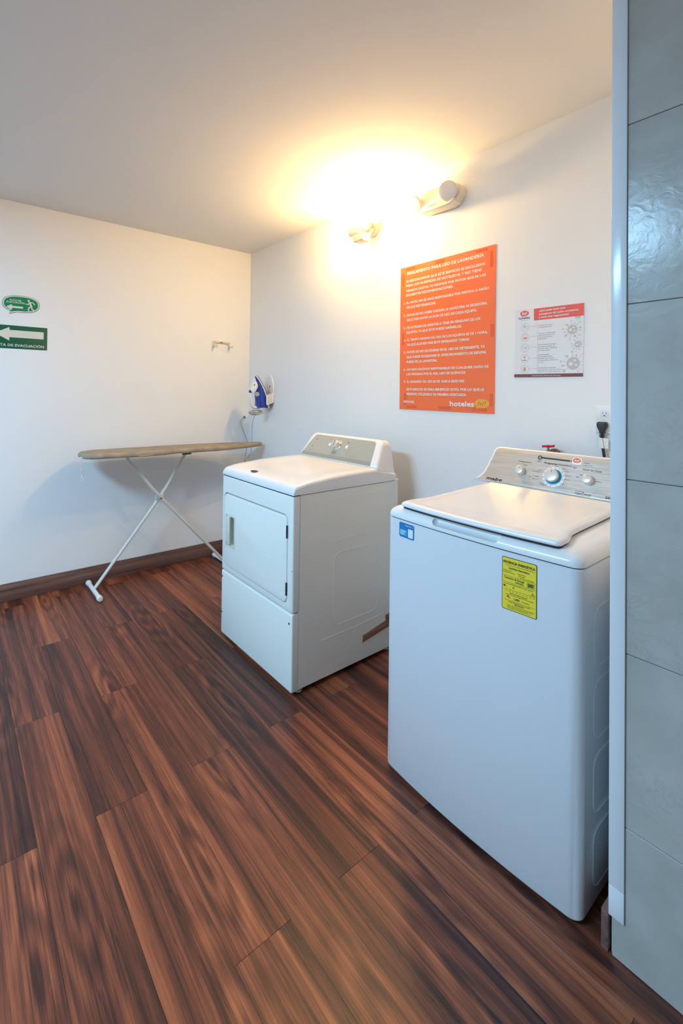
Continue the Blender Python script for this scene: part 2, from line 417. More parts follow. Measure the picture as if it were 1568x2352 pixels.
floor = struct('floor', box(XA, XR, YF, YB, -.06, -.0095), MT['dark_gap'], smooth=None)
PW, PLN, GAP = .1635, 1.244, .0004
def plank_mesh(lx, ly):
    t = box(-lx / 2, lx / 2, -ly / 2, ly / 2, -.009, 0, .0006, 1, edges=lambda e: all(v.co.z > -.001 for v in e.verts))
    me = bpy.data.meshes.new('plank'); t.to_mesh(me); t.free(); me.materials.append(MT['plank']); return me
cache = {}
k0 = math.floor((YF - .398) / PW); k1 = math.ceil((YB - .398) / PW)
for k in range(k0, k1):
    ya = max(.398 + PW * k, YF); yb = min(.398 + PW * (k + 1), YB - .001)
    xs = (-2.864 if k % 2 == 0 else -2.242) - PLN * 3
    while xs < XR:
        xa = max(xs, XA + .001); xb = min(xs + PLN, XR)
        if xb - xa > .02:
            lx, ly = round(xb - xa - GAP, 4), round(yb - ya - GAP, 4)
            if (lx, ly) not in cache: cache[(lx, ly)] = plank_mesh(lx, ly)
            p = bpy.data.objects.new('plank', cache[(lx, ly)]); COL.objects.link(p); p.parent = floor
            p.location = ((xa + xb) / 2, (ya + yb) / 2, 0)
        xs += PLN

# partition with marbled wall tiles, white corner trim
YT = 1.303; XP = -.455
part = struct('wall_partition', box(XP, XR, YT + .009, YB, 0, ZC), MT['wall'], smooth=None)
zs = [0, .330, .748, 1.171, 1.600, 2.043, 2.475, ZC]
for i in range(len(zs) - 1):
    for j in range(5):
        x0 = XP + .003 + j * .6; x1 = min(x0 + .6, XR)
        if x1 - x0 < .05: continue
        put('tile', box(x0 + .0006, x1 - .0006, YT, YT + .0085, zs[i] + .0008, zs[i + 1] - .0008, .0012, 1), MT['tile'], part, smooth=None,
            loc=((x0 + x1) / 2, YT, (zs[i] + zs[i + 1]) / 2))
def corner_trim(z0, z1):
    b = new()
    box(XP - .003, XP + .031, YT - .006, YT - .0005, z0, z1, .0018, 2, bm=b)
    box(XP - .0035, XP - .0005, YT - .004, YT + .035, z0, z1, .001, 1, bm=b)
    return b
struct('trim_1', corner_trim(.173, ZC - .001), MT['trim'])
struct('trim_2', corner_trim(.099, .1722), MT['trim'])
# baseboards
struct('baseboard_left', box(XA + .0005, XA + .013, YF + .001, YB - .013, .0005, .114, .003, 2), MT['base'])
struct('baseboard_back', box(XA + .0005, XP - .021, YB - .0125, YB - .0005, .0005, .114, .003, 2), MT['base_x'])
struct('baseboard_right', box(XP - .0205, XP - .0045, YT - .002, YB - .013, .0005, .098, .0015, 2), MT['base'])

# ---------------------------------------------------------------- dryer
DX0, DX1, DY, DB = -2.400, -1.712, 1.229, 1.925
dry = thing('clothes_dryer', 'old white clothes dryer with grey control panel, standing left of the washing machine', 'dryer', ((DX0 + DX1) / 2, 1.58, 0))
body = put('cabinet', box(DX0, DX1, DY + .038, DB, .022, .9025, .003, 1), MT['enamel_old'], dry)
PFr = Plane((0, DY, 0), (1, 0, 0), (0, 0, 1))           # front, normal -y
PSd = Plane((DX1, 0, 0), (0, 1, 0), (0, 0, 1))          # right side, normal +x
# shallow pressed shapes in the side sheet (raised outlines)
def press(P, pts, h, wd, bm):
    n = len(pts)
    path = [P.p(x, y, h) for x, y in pts]; n = len(path); rs = []
    for i, p in enumerate(path):
        d = (path[(i + 1) % n] - path[i - 1]).normalized(); u = P.n; v = d.cross(u)
        rs.append([p + (u * math.cos(PI * k / 3) + v * math.sin(PI * k / 3)) * wd for k in range(6)])
    return rings(bm, rs + [rs[0]], cap=False)
b = new()
press(PSd, rrect(1.47, 1.775, .25, .60, .05), -.0026, .0035, b)
press(PSd, rrect(1.41, 1.83, .66, .86, .04), -.0028, .0035, b)
tube([(DX1 - .0022, 1.40, .205), (DX1 - .0024, 1.60, .205), (DX1 - .0022, 1.82, .215)], .0032, 6, b)
put('pressed_outline', b, MT['enamel_old'], dry)
# upper front panel with door opening
def front_panel(z0, z1, r):
    return box(DX0, DX1, DY, DY + .036, z0, z1, r, 3, edges=lambda e: all(v.co.y < DY + .001 for v in e.verts) or all(v.co.z < z0 + .001 for v in e.verts))
up = put('front_panel', front_panel(.3745, .9005, .008), MT['enamel_old'], dry)
DR = (-2.374, -1.757, .408, .803)
bool_cut(up, slab(PFr, rrect(DR[0] - .003, DR[1] + .003, DR[2] - .003, DR[3] + .008, .030), -.022, .02))
put('lower_panel', front_panel(.018, .3680, .008), MT['enamel_old'], dry)
for x, z in ((-1.735, .325), (-2.387, .335), (-2.39, .135)):
    put('screw', lathe((x, DY + .001, z), (0, -1, 0), [(0, .005), (.0025, .005), (.004, .0025)], 10), MT['steel'], dry)
put('vent_hole', lathe((-1.7185, DY - .0002, .565), (0, -1, 0), [(0, .002), (.0005, .002)], 8), MT['black'], dry)
door = put('door', slab(PFr, rrect(DR[0], DR[1], DR[2], DR[3], .028), -.018, .003, .006), MT['enamel_old'], dry)
# recessed handle: frame, grip, yellowed recess
bool_cut(door, slab(PFr, rrect(-2.300, -2.254, .528, .690, .012), -.016, .02))
hb = new()
slab(PFr, rrect(-2.352, -2.246, .520, .700, .014), .0031, .0052, .0015, hb)
hd = put('handle', hb, MT['ivory'], door)
bool_cut(hd, slab(PFr, rrect(-2.300, -2.254, .531, .687, .010), -.01, .02))
put('grip', slab(PFr, rrect(-2.322, -2.294, .532, .686, .004), .004, .013, .004), MT['ivory'], door)
put('handle_recess', slab(PFr, rrect(-2.299, -2.255, .530, .688, .010), -.0158, -.0125), MT['ivory_dark'], door)
for x, z in ((-2.342, .690), (-2.334, .683), (-2.343, .535), (-2.336, .527)):
    put('screw', lathe((x, DY - .0050, z), (0, -1, 0), [(0, .0028), (.001, .0026)], 8), MT['steel'], door)
for z in (.735, .475):
    b = new()
    for k in range(4): lathe((DR[1] + .001, DY - .004, z - .029 + k * .0147), (0, 0, 1), [(0, .0042), (.0130, .0042)], 10, b)
    put('hinge', b, MT['steel'], dry)
b = new()
for sx in (DX0 + .03, DX1 - .03):
    for sy in (DY + .06, DB - .05):
        lathe((sx, sy, 0), (0, 0, 1), [(0, .017), (.008, .019), (.009, .008), (.0235, .008)], 14, b)
        put('foot', b, MT['ivory'], dry); b = new()
b.free()
# top cover: lofted cross-sections along y
def dtop(y):
    ks = [(1.229, .930), (1.24, .944), (1.297, .957), (1.467, .972), (1.62, .977), (1.76, .978), (1.90, .944)]
    for (a, za), (c, zc) in zip(ks, ks[1:]):
        if y <= c: return za + (zc - za) * max(0, (y - a)) / (c - a)
    return ks[-1][1]
b = new(); rs = []
ysn = [1.227, 1.229, 1.234, 1.245, 1.265, 1.30, 1.36, 1.42, 1.48, 1.54, 1.60, 1.68, 1.74, 1.765, 1.80, 1.85, 1.905]
for i, y in enumerate(ysn):
    z0 = .9055; zt = dtop(y)
    if i == 0: zt -= .012
    if i == 1: zt -= .005
    dish = .007 * max(0, min(1, (y - 1.30) / .08)) * max(0, min(1, (1.74 - y) / .08))
    x0, x1 = DX0 - .002, DX1 + .002; R = min(.016, (zt - z0) * .7)
    inn = .003 if i == 0 else 0
    x0 += inn; x1 -= inn
    row = [(x0, z0)]
    for k in range(5):
        a = PI / 2 * k / 4; row.append((x0 + R - R * math.cos(a), zt - R + R * math.sin(a)))
    for k in range(1, 12):
        u = k / 12; xx = x0 + R + (x1 - x0 - 2 * R) * u
        d = dish * max(0, min(1, (min(u, 1 - u) - .06) / .12)); row.append((xx, zt - d))
    for k in range(5):
        a = PI / 2 * (1 - k / 4); row.append((x1 - R + R * math.cos(a), zt - R + R * math.sin(a)))
    row.append((x1, z0)); rs.append([(x, y, z) for x, z in row])
rings(b, rs)
put('top_cover', b, MT['enamel_top'], dry, smooth=40)
put('cover_gap', box(DX0 + .004, DX1 - .004, DY + .003, DB - .03, .899, .907), MT['dark_gap'], dry, smooth=None)
put('rear_edge', box(DX0, DX1, DB - .012, DB + .004, .895, .909, .002, 1), MT['enamel_old'], dry)
bd = put('badge', box(-2.150, -2.110, 1.262, 1.284, .9515, .9575, .001, 1), MT['steel'], dry)
# console
Pd = Plane((-2.056, 1.757, .979), (1, 0, 0), (0, .53, .848))   # sloped face
def console(P, outer, hb_, yb, bev, m, parent, name='console'):
    """shell from the sloped outline back to a vertical back plane at yb"""
    b = new(); n = len(outer)
    cx = 0; cyc = .08
    def ring(k, h): return [P.p(x * (1 - k / .34), cyc + (y - cyc) * (1 - k / .075), h) for x, y in outer]
    rs = [ring(bev, 0), ring(bev * .5, -bev * .15), ring(bev * .12, -bev * .5), ring(0, -bev)]
    last = rs[-1]
    rs.append([Vector((p.x + (P.o.x - p.x) * .02, yb, p.z - .004 if p.z > P.o.z + .03 else p.z - .03)) for p in last])
    rings(b, rs); return put(name, b, m, parent, smooth=40)
def trap(wb, wt, h, r, n=6, conc=0., y0=0.):
    """trapezoid with rounded top corners, anticlockwise from bottom right"""
    pts = [(wb, y0)]
    nm = 6
    for k in range(1, nm):
        t = k / nm; pts.append((wb + (wt - wb) * t - conc * math.sin(PI * t), y0 + (h - r - y0) * t))
    dirx = (wb - wt)
    for k in range(n + 1):
        a = PI / 2 * k / n; pts.append((wt - r + r * math.cos(a), h - r + r * math.sin(a)))
    return pts + [(-x, y) for x, y in pts[::-1]]
outer = [(x, y) for x, y in trap(.345, .315, .172, .045)]
con = console(Pd, outer, 0, 1.902, .016, MT['enamel_top'], dry)
pn = [(.297, .004)] + [(.297 - .030 * t, .004 + .125 * t) for t in (.33, .66)] + [(.267 - .018 + .018 * math.cos(PI / 2 * k / 4), .150 - .018 + .018 * math.sin(PI / 2 * k / 4)) for k in range(5)]
pn = [(.290, .008), (.284, .05), (.277, .09)] + [(.268 - .022 + .022 * math.cos(PI / 2 * k / 4), .152 - .022 + .022 * math.sin(PI / 2 * k / 4)) for k in range(5)]
pn = pn + [(-x - .035 * (1 - y / .152) , y) for x, y in pn[::-1]]
pnl = put('control_panel', slab(Pd, pn, -.002, .0012, .0008), MT['grey_panel'], dry)
put('lower_strip', flat(Pd, [(.290, .008), (.287, .030), (-.317, .030), (-.324, .008)], .0016), MT['grey_low'], pnl)
b = new()
text(b, Pd, 'MAYTAG', -.247, .116, .024, .006, .0018, .03)
line(Pd, (-.257, .071), (-.241, .071), .003, .0018, b)
line(Pd, (-.262, .0415), (-.256, .0415), .004, .0018, b); line(Pd, (-.254, .0415), (-.208, .0415), .0009, .0018, b)
text(b, Pd, 'NORMAL', -.115, .128, .018, .004, .0018, .02); text(b, Pd, 'AUTOMATIC', -.045, .150, .026, .003, .0018)
text(b, Pd, 'START', .046, .122, .018, .005, .0018, .03); text(b, Pd, 'TEMPERATURE', -.055, .048, .042, .0045, .0018, .02)
text(b, Pd, 'HIGH  MED  LOW', -.055, .038, .050, .003, .0018)
text(b, Pd, 'TIMED DRY', .015, .118, .018, .003, .0018); text(b, Pd, 'OFF', .02, .090, .010, .003, .0018)
for k in range(4): text(b, Pd, ('LESS DRY', 'DAMP', 'MORE', 'DRYNESS')[k], .088 - k * .006, .094 - k * .012, .016, .003, .0018)
for k in range(3):
    arc(Pd, .088 + k * .031, .044, .013, .0006, .0018, b, n=14, ry=.010)
    text(b, Pd, ('SOFT', 'HEAT', 'END')[k], .081 + k * .031, .043, .014, .003, .0018); text(b, Pd, 'ON', .083 + k * .031, .060, .008, .003, .0018)
put('lettering', b, MT['ink_soft'], pnl, smooth=None)
for x in (-.095, .056):
    put('button', lathe(Pd.p(x, .096, .001), Pd.n, [(0, .011), (.0015, .011), (.002, .0095)], 24), MT['plastic'], pnl)
kn = new()
lathe(Pd.p(-.025, .098, .001), Pd.n, [(0, .033), (.004, .033), (.006, .030)], 32, kn)
kb = put('dial', kn, MT['chrome'], dry)
b = new()
lathe(Pd.p(-.025, .098, .006), Pd.n, [(0, .0245), (.022, .022), (.026, .019)], 28, b)
put('dial_grip', b, MT['knobw'], kb)
put('dial_pointer', slab(Plane(Pd.p(-.025, .098, .031), Pd.u, Pd.v), rrect(-.005, .005, -.019, .019, .004), 0, .007, .002), MT['chrome'], kb)
put('tape_patch', slab(PSd, [(1.668, .110), (1.90, .140), (1.90, .212), (1.835, .200), (1.838, .172), (1.672, .145)], .0003, .0035, .001), MT['kraft'], dry)

# ---------------------------------------------------------------- washing machine
WX0, WX1, WY, WB, WZ = -1.200, -.521, 1.292, 1.955, .921
WC = (WX0 + WX1) / 2; HW = (WX1 - WX0) / 2
wash = thing('washing_machine', 'white top loading washing machine with a yellow energy label, beside the tiled wall', 'washer', (WC, 1.62, 0))
def plan(ins=0., bow=.018, back=WB, r=.030):
    """plan outline, anticlockwise: bowed front, rounded front corners"""
    hw = HW - ins; yf = WY + ins; r = max(.008, r - ins * .2)
    yc = lambda x: yf - bow * (1 - (x / HW) ** 2)
    pts = []
    for k in range(6):   # front left corner
        a = PI + PI / 2 * k / 5; pts.append((-hw + r + r * math.cos(a), yc(-hw + r) + r + r * math.sin(a)))
    for k in range(1, 16):
        x = -hw + r + (2 * hw - 2 * r) * k / 16; pts.append((x, yc(x)))
    for k in range(6):
        a = -PI / 2 + PI / 2 * k / 5; pts.append((hw - r + r * math.cos(a), yc(hw - r) + r + r * math.sin(a)))
    pts += [(hw, 1.5), (hw, 1.75), (hw, back - ins * .1), (-hw, back - ins * .1), (-hw, 1.75), (-hw, 1.5)]
    return pts
def wring(ins, zf, **k): return [(WC + x, y, zf(y)) for x, y in plan(ins, **k)]
b = new()
rings(b, [wring(.004, lambda y: .012), wring(0, lambda y: .018), wring(0, lambda y: .917), wring(.003, lambda y: .919)])
wcab = put('cabinet', b, MT['enamel'], wash, smooth=35)
put('cover_gap', (lambda b: rings(b, [wring(.005, lambda y: .916), wring(.005, lambda y: .925)]))(new()), MT['dark_gap'], wash)
PSw = Plane((WX1, 0, 0), (0, 1, 0), (0, 0, 1))
b = new()
for z0, z1 in ((.640, .800), (.445, .602), (.248, .404), (.052, .205)):
    press(PSw, rrect(1.372, 1.86, z0, z1, .035), -.0024, .0034, b)
put('pressed_outline', b, MT['enamel'], wash)
# cover
top = lambda y: .965 + (y - 1.30) * .030
b = new(); rs = [wring(0, lambda y: .923), wring(0, lambda y: .930)]
RC = .050
for k in range(1, 8):
    a = PI / 2 * k / 7; ins = RC * (1 - math.cos(a)); f = math.sin(a)
    rs.append(wring(ins, lambda y, f=f: .930 + (top(y) - .004 - .930) * f, bow=.018))
rings(b, rs)
cov = put('top_cover', b, MT['enamel_top'], wash, smooth=40)
# grip scoop under the lid edge
c = box(-.990, -.745, 1.20, 1.3070, .934, .992, .018, 5)
bool_cut(cov, c)
# lid
def lplan(ins=0.):
    pts = []
    hf, hr = .284 - ins, .262 - ins
    yf = lambda x: 1.300 + ins - .017 * (1 - (x / .3) ** 2)
    r = .014
    for k in range(5):
        a = PI + PI / 2 * k / 4; pts.append((-hf + r + r * math.cos(a), yf(-hf + r) + r + r * math.sin(a)))
    for k in range(1, 16):
        x = -hf + r + (2 * hf - 2 * r) * k / 16; pts.append((x, yf(x)))
    for k in range(5):
        a = -PI / 2 + PI / 2 * k / 4; pts.append((hf - r + r * math.cos(a), yf(hf - r) + r + r * math.sin(a)))
    side = [(max(y, 1.322 + ins + .004 * i), t) for i, (y, t) in enumerate([(1.345, .0), (1.37, .25), (1.395, .65), (1.42, .92), (1.46, 1.), (1.60, 1.), (1.72, 1.), (1.846 - ins * .5, 1.)])]
    pts += [(hf + (hr - hf) * t, y) for y, t in side]
    pts += [(-(hf + (hr - hf) * t), y) for y, t in side[::-1]]
    return pts
def lring(ins, dz): return [(WC + x, y, top(y) + dz + .003) for x, y in lplan(ins)]
b = new()
rs = [lring(.004, -.0035), lring(.0, .001), lring(.001, .006), lring(.004, .0105), lring(.009, .0130), lring(.018, .0145), lring(.032, .0140), lring(.042, .0120), lring(.050, .0112)]
rings(b, rs)
put('lid', b, MT['enamel_top'], wash, smooth=40)
put('lid_gap', (lambda b: rings(b, [lring(.006, -.009), lring(.006, -.0034)]))(new()), MT['dark_gap'], wash)
for sx in (WC - .28, WC + .28):
    for sy in (WY + .06, WB - .06):
        put('foot', lathe((sx, sy, 0), (0, 0, 1), [(0, .02), (.006, .021), (.007, .01), (.016, .01)], 14), MT['black'], wash)
# console
Pw = Plane((WC, 1.855, .996), (1, 0, 0), (0, .07, .143))
ow = []
for k in range(9):
    t = k / 8; ow.append((.338 - .052 * (t ** .75) , .128 * t * (.55 + .45 * t)))
ow = [(.345, 0), (.330, .010), (.318, .022), (.309, .038), (.302, .055), (.297, .075), (.293, .095), (.289, .115)]
ow += [(.285 - .028 + .028 * math.cos(PI / 2 * k / 5), .166 - .028 + .028 * math.sin(PI / 2 * k / 5)) for k in range(6)]
ow = ow + [(-x, y) for x, y in ow[::-1]]
wcon = console(Pw, ow, 0, 1.985, .007, MT['enamel_top'], wash)
pw = [(.334, .003), (.320, .012), (.309, .024), (.301, .040), (.295, .056), (.290, .075), (.286, .095), (.282, .115)]
pw += [(.278 - .026 + .026 * math.cos(PI / 2 * k / 5), .159 - .026 + .026 * math.sin(PI / 2 * k / 5)) for k in range(6)]
pw = [(x - .004, y) for x, y in pw]
pw = pw + [(-x, y) for x, y in pw[::-1]]
wp = put('control_panel', slab(Pw, pw, -.002, .0012, .0006), MT['brushed'], wash)
b = new(); H0 = .0018
X = lambda x: x - WC
text(b, Pw, 'Temperatura', X(-1.019), .105, .054, .0062, H0, .008)
text(b, Pw, 'Programas', X(-.911), .1115, .052, .0072, H0, .03)
text(b, Pw, 'Automáticos', X(-.856), .1115, .050, .0072, H0, .004)
text(b, Pw, 'Nivel de Carga', X(-.764), .104, .066, .0072, H0, .008)
text(b, Pw, 'mabe', X(-1.143), .008, .072, .0125, H0, .055, .25)
text(b, Pw, 'aqua', X(-.776), .010, .026, .0065, H0, .02, .3); text(b, Pw, 'saver', X(-.744), .010, .027, .0065, H0, .02, .3)
flat(Pw, [(X(-.749), .020), (X(-.747), .014), (X(-.744), .020)], H0, b)
line(Pw, (X(-.776), .0195), (X(-.752), .0195), .0012, H0, b); line(Pw, (X(-.770), .0065), (X(-.722), .0065), .0008, H0, b)
text(b, Pw, '20', X(-.672), .010, .016, .008, H0, .04)
for s, x, y, wd in (('Caliente', -.995, .092, .016), ('Fría', -.952, .072, .012), ('Tibia', -.962, .046, .010), ('Normal', -.870, .104, .016),
                    ('Blanca', -.838, .098, .018), ('Color', -.826, .088, .014), ('Express', -.822, .072, .022), ('Delicados', -.828, .056, .026), ('Remojo', -.842, .036, .022),
                    ('Enjuague', -.905, .022, .036), ('Jeans', -.928, .080, .010), ('Edredones', -.936, .072, .014), ('Toallas', -.945, .052, .024), ('Sport', -.946, .040, .026),
                    ('Muy bajo', -.772, .083, .012), ('Bajo', -.782, .073, .010), ('Máximo', -.712, .066, .020), ('Suavizante', -.944, .120, .020), ('Inicio', -.940, .114, .010),
                    ('Aqua Jet', -.766, .132, .022), ('Lavado extra', -.766, .124, .032), ('Pausa', -.800, .111, .013), ('Final', -.799, .106, .010)):
    text(b, Pw, s, X(x), y, wd, .0035, H0, .012)
for y in (.030, .024): line(Pw, (X(-.915), y), (X(-.89), y - .0005), .0007, H0, b)
put('lettering', b, MT['ink'], wp, smooth=None)
# search-bar sticker with speech bubble
st = put('sticker', slab(Pw, rrect(X(-.936), X(-.8155), .1315, .1375, .0028), .0013, .0019), MT['ink'], wp)
b = new(); lathe(Pw.p(X(-.934), .1345, .0013), Pw.n, [(0, .0085), (.0012, .0085)], 24, b)
put('sticker_end', b, MT['ink'], wp)
put('sticker_end', slab(Pw, rrect(X(-.8125), X(-.8095), .1315, .1375, .001), .0013, .0022), MT['ink'], wp)
b = new(); arc(Pw, X(-.934), .1350, .0034, .0014, .0028, b, n=16); line(Pw, (X(-.9325), .133), (X(-.930), .1295), .0014, .0028, b)
put('magnifier_print', b, MT['white_print'], wp, smooth=None)
b = new(); slab(Pw, rrect(X(-.8085), X(-.7740), .1225, .1510, .009), .0013, .0019, 0, b)
sb = put('sticker_backing', b, MT['white_print'], wp)
b = new(); slab(Pw, circ(X(-.7915), .1395, .0145, .0095), .0019, .0023, 0, b); flat(Pw, [(X(-.8015), .134), (X(-.802), .1285), (X(-.796), .132)], .0022, b)
put('speech_bubble', b, MT['red'], wp)
b = new(); text(b, Pw, 'hi!', X(-.8000), .1345, .018, .0095, .0028, .05, .2); put('bubble_lettering', b, MT['white_print'], wp, smooth=None)
def knob(x, s, r, ring, blue=False):
    k = put('dial', lathe(Pw.p(x, s, .001), Pw.n, [(0, ring), (.0012, ring), (.0018, ring - .002)], 36), MT['plastic'], wash)
    rr = [(.0016, r * .95), (.010, r * .95)]
    if blue: put('blue_ring', lathe(Pw.p(x, s, .001), Pw.n, [(.001, r * 1.32), (.0035, r * 1.28), (.004, r * 1.1)], 36), mat('translucent_blue', (.02, .28, .55), .15), k)
    else: put('dial_ring', lathe(Pw.p(x, s, .001), Pw.n, [(.0011, r * 1.16), (.0030, r * 1.14), (.0032, r * .9)], 32), MT['chrome'], k)
    put('dial_grip', lathe(Pw.p(x, s, .003), Pw.n, [(0, r * .93), (.014, r * .93), (.015, r * 1.06), (.021, r * 1.06), (.0245, r * .98), (.0255, r * .8)], 32), MT['knobw'], k)
    b = new(); line(Pw, (x, s + r * .45), (x, s + r * .8), .0015, .0292, b); put('dial_mark', b, MT['steel'], k, smooth=None)
    return k
knob(X(-.996), .064, .0165, .0185); kk = knob(X(-.865), .061, .0245, .043, True); knob(X(-.735), .066, .0165, .0185)
b = new()
for k in range(14):
    a = math.radians(-60 + k * 25); arc(Pw, X(-.865) + .038 * math.cos(a), .061 + .038 * math.sin(a), .0022, .0008, .0032, b, n=10)
put('dial_symbols', b, MT['ink_soft'], kk, smooth=None)
# stickers on the front (front face bows slightly, so each follows its own tangent)
def ftan(x):
    xx = x - WC; y = WY - .018 * (1 - (xx / HW) ** 2); sl = .018 * 2 * xx / HW ** 2
    return Plane((x, y, 0), (1, sl, 0), (0, 0, 1))
P = ftan(-.682)
W2, z0, z1 = .0500, .755, .905
lab = put('energy_label', slab(P, rrect(-W2, W2, z0, z1, .004), .0003, .0007), MT['ink'], wash)
put('yellow_field', slab(P, rrect(-W2 + .0017, W2 - .0017, z0 + .0017, z1 - .0017, .003), .0007, .0010), MT['yellow'], lab)
b = new(); h = .0013
def T(s, x, y, wd, hh, bo=.01): text(b, P, s, x, y, wd, hh, h, bo)
T('EFICIENCIA ENERGÉTICA', -.046, .888, .091, .0068, .05)
T('Determinado como se establece en la NOM-005-ENER-2016', -.038, .882, .082, .0024)
T('Lavadora Automática', -.029, .873, .058, .0060, .03)
T('Marca(s): mabe', -.046, .866, .024, .0030, .02); T('Modelo(s): lavadora', -.046, .861, .034, .0030, .02)
T('Capacidad: 20 kg', -.004, .864, .022, .0030, .02); T('Tipo: Automática', -.002, .859, .018, .0028, .02); T('Eje Vertical sin calentamiento', .004, .8545, .039, .0028, .02)
T('Consumo de Energía', -.043, .844, .058, .0058, .03); T('kWh/año', -.010, .837, .024, .0042, .04)
for y in (.852, .8335, .8145): line(P, (-.047, y), (.048, y), .0008 if y != .8145 else .0005, h, b)
T('Factor de Energía (FE) de este aparato', -.041, .828, .082, .0034, .02)
for k in range(9): line(P, (-.036 + k * .0098, .8145), (-.036 + k * .0098, .8125), .0006, h, b); T(str(k * 10 + 10), -.038 + k * .0098, .8085, .004, .0026)
T('52', -.018, .820, .005, .004, .05); T('Más', .036, .820, .006, .003, .04); T('eficiente', .034, .8165, .012, .003, .02)
T('Ahorro de energía de este aparato', -.026, .803, .050, .0030, .03); T('Factor de Consumo de Agua (FCA) de este aparato', -.038, .798, .080, .0030, .02)
T('1,095', -.014, .788, .016, .0056, .05); T('L/ciclo', .008, .788, .022, .0048, .0)
T('El consumo de energía y agua dependerá de los hábitos de uso', -.042, .782, .086, .0024); T('y localización del producto de acuerdo con los métodos', -.030, .778, .062, .0024, .03)
T('IMPORTANTE', -.012, .7735, .026, .0030, .05)
for k in range(4): T('La etiqueta no debe retirarse del producto hasta que haya sido adquirido', -.034, .7695 - k * .0030, (.078, .074, .060, .068)[k], .0020)
circle = flat(P, circ(-.042, .8225, .0035, .0026, 10), h, b); line(P, (-.045, .829), (-.042, .8225), .0008, h, b); line(P, (-.039, .8225), (-.036, .8215), .0008, h, b)
line(P, (-.035, .7935), (-.025, .7895), .0022, h, b); line(P, (-.031, .796), (-.031, .792), .0014, h, b); line(P, (-.034, .796), (-.028, .796), .0010, h, b)
put('lettering', b, MT['ink'], lab, smooth=None)
b = new(); text(b, P, '247', .0255, .8385, .015, .0085, h + .0002, .06); 
put('number_lettering', b, MT['ink'], lab, smooth=None)
b = new(); flat(P, rrect(.0225, .0445, .8355, .8495, .001), h - .0001, b); put('number_field', b, mat('olive_print', (.48, .43, .02), .5), lab, smooth=None)
P = ftan(-1.099)
bl = put('blue_sticker', slab(P, rrect(-.036, .036, .861, .9125, .006), .0003, .0008), MT['blue_st'], wash)
b = new(); flat(P, rrect(.008, .031, .866, .896, .001), .0012, b); text(b, P, 'Regístrate en', -.006, .9035, .037, .0040, .0012, .03)
put('white_field', b, MT['white_print'], bl, smooth=None)
b = new()
text(b, P, 'Registra', -.031, .899, .024, .0042, .0012); text(b, P, 'tu producto', -.031, .892, .027, .0042, .0012)
flat(P, rrect(-.032, .002, .868, .888, .001), .0011, b)
put('light_field', b, MT['teal'], bl, smooth=None)
b = new()
for k in range(4): text(b, P, ('y recibe grandes', 'beneficios y', 'atención de', 'servicio'), -.03, .884 - k * .0045, .028 - k * .003, .0028, .0014) if False else line(P, (-.030, .8845 - k * .0045), (-.002 - k * .004, .8845 - k * .0045), .0016, .0014, b)
put('fine_print', b, MT['white_print'], bl, smooth=None)

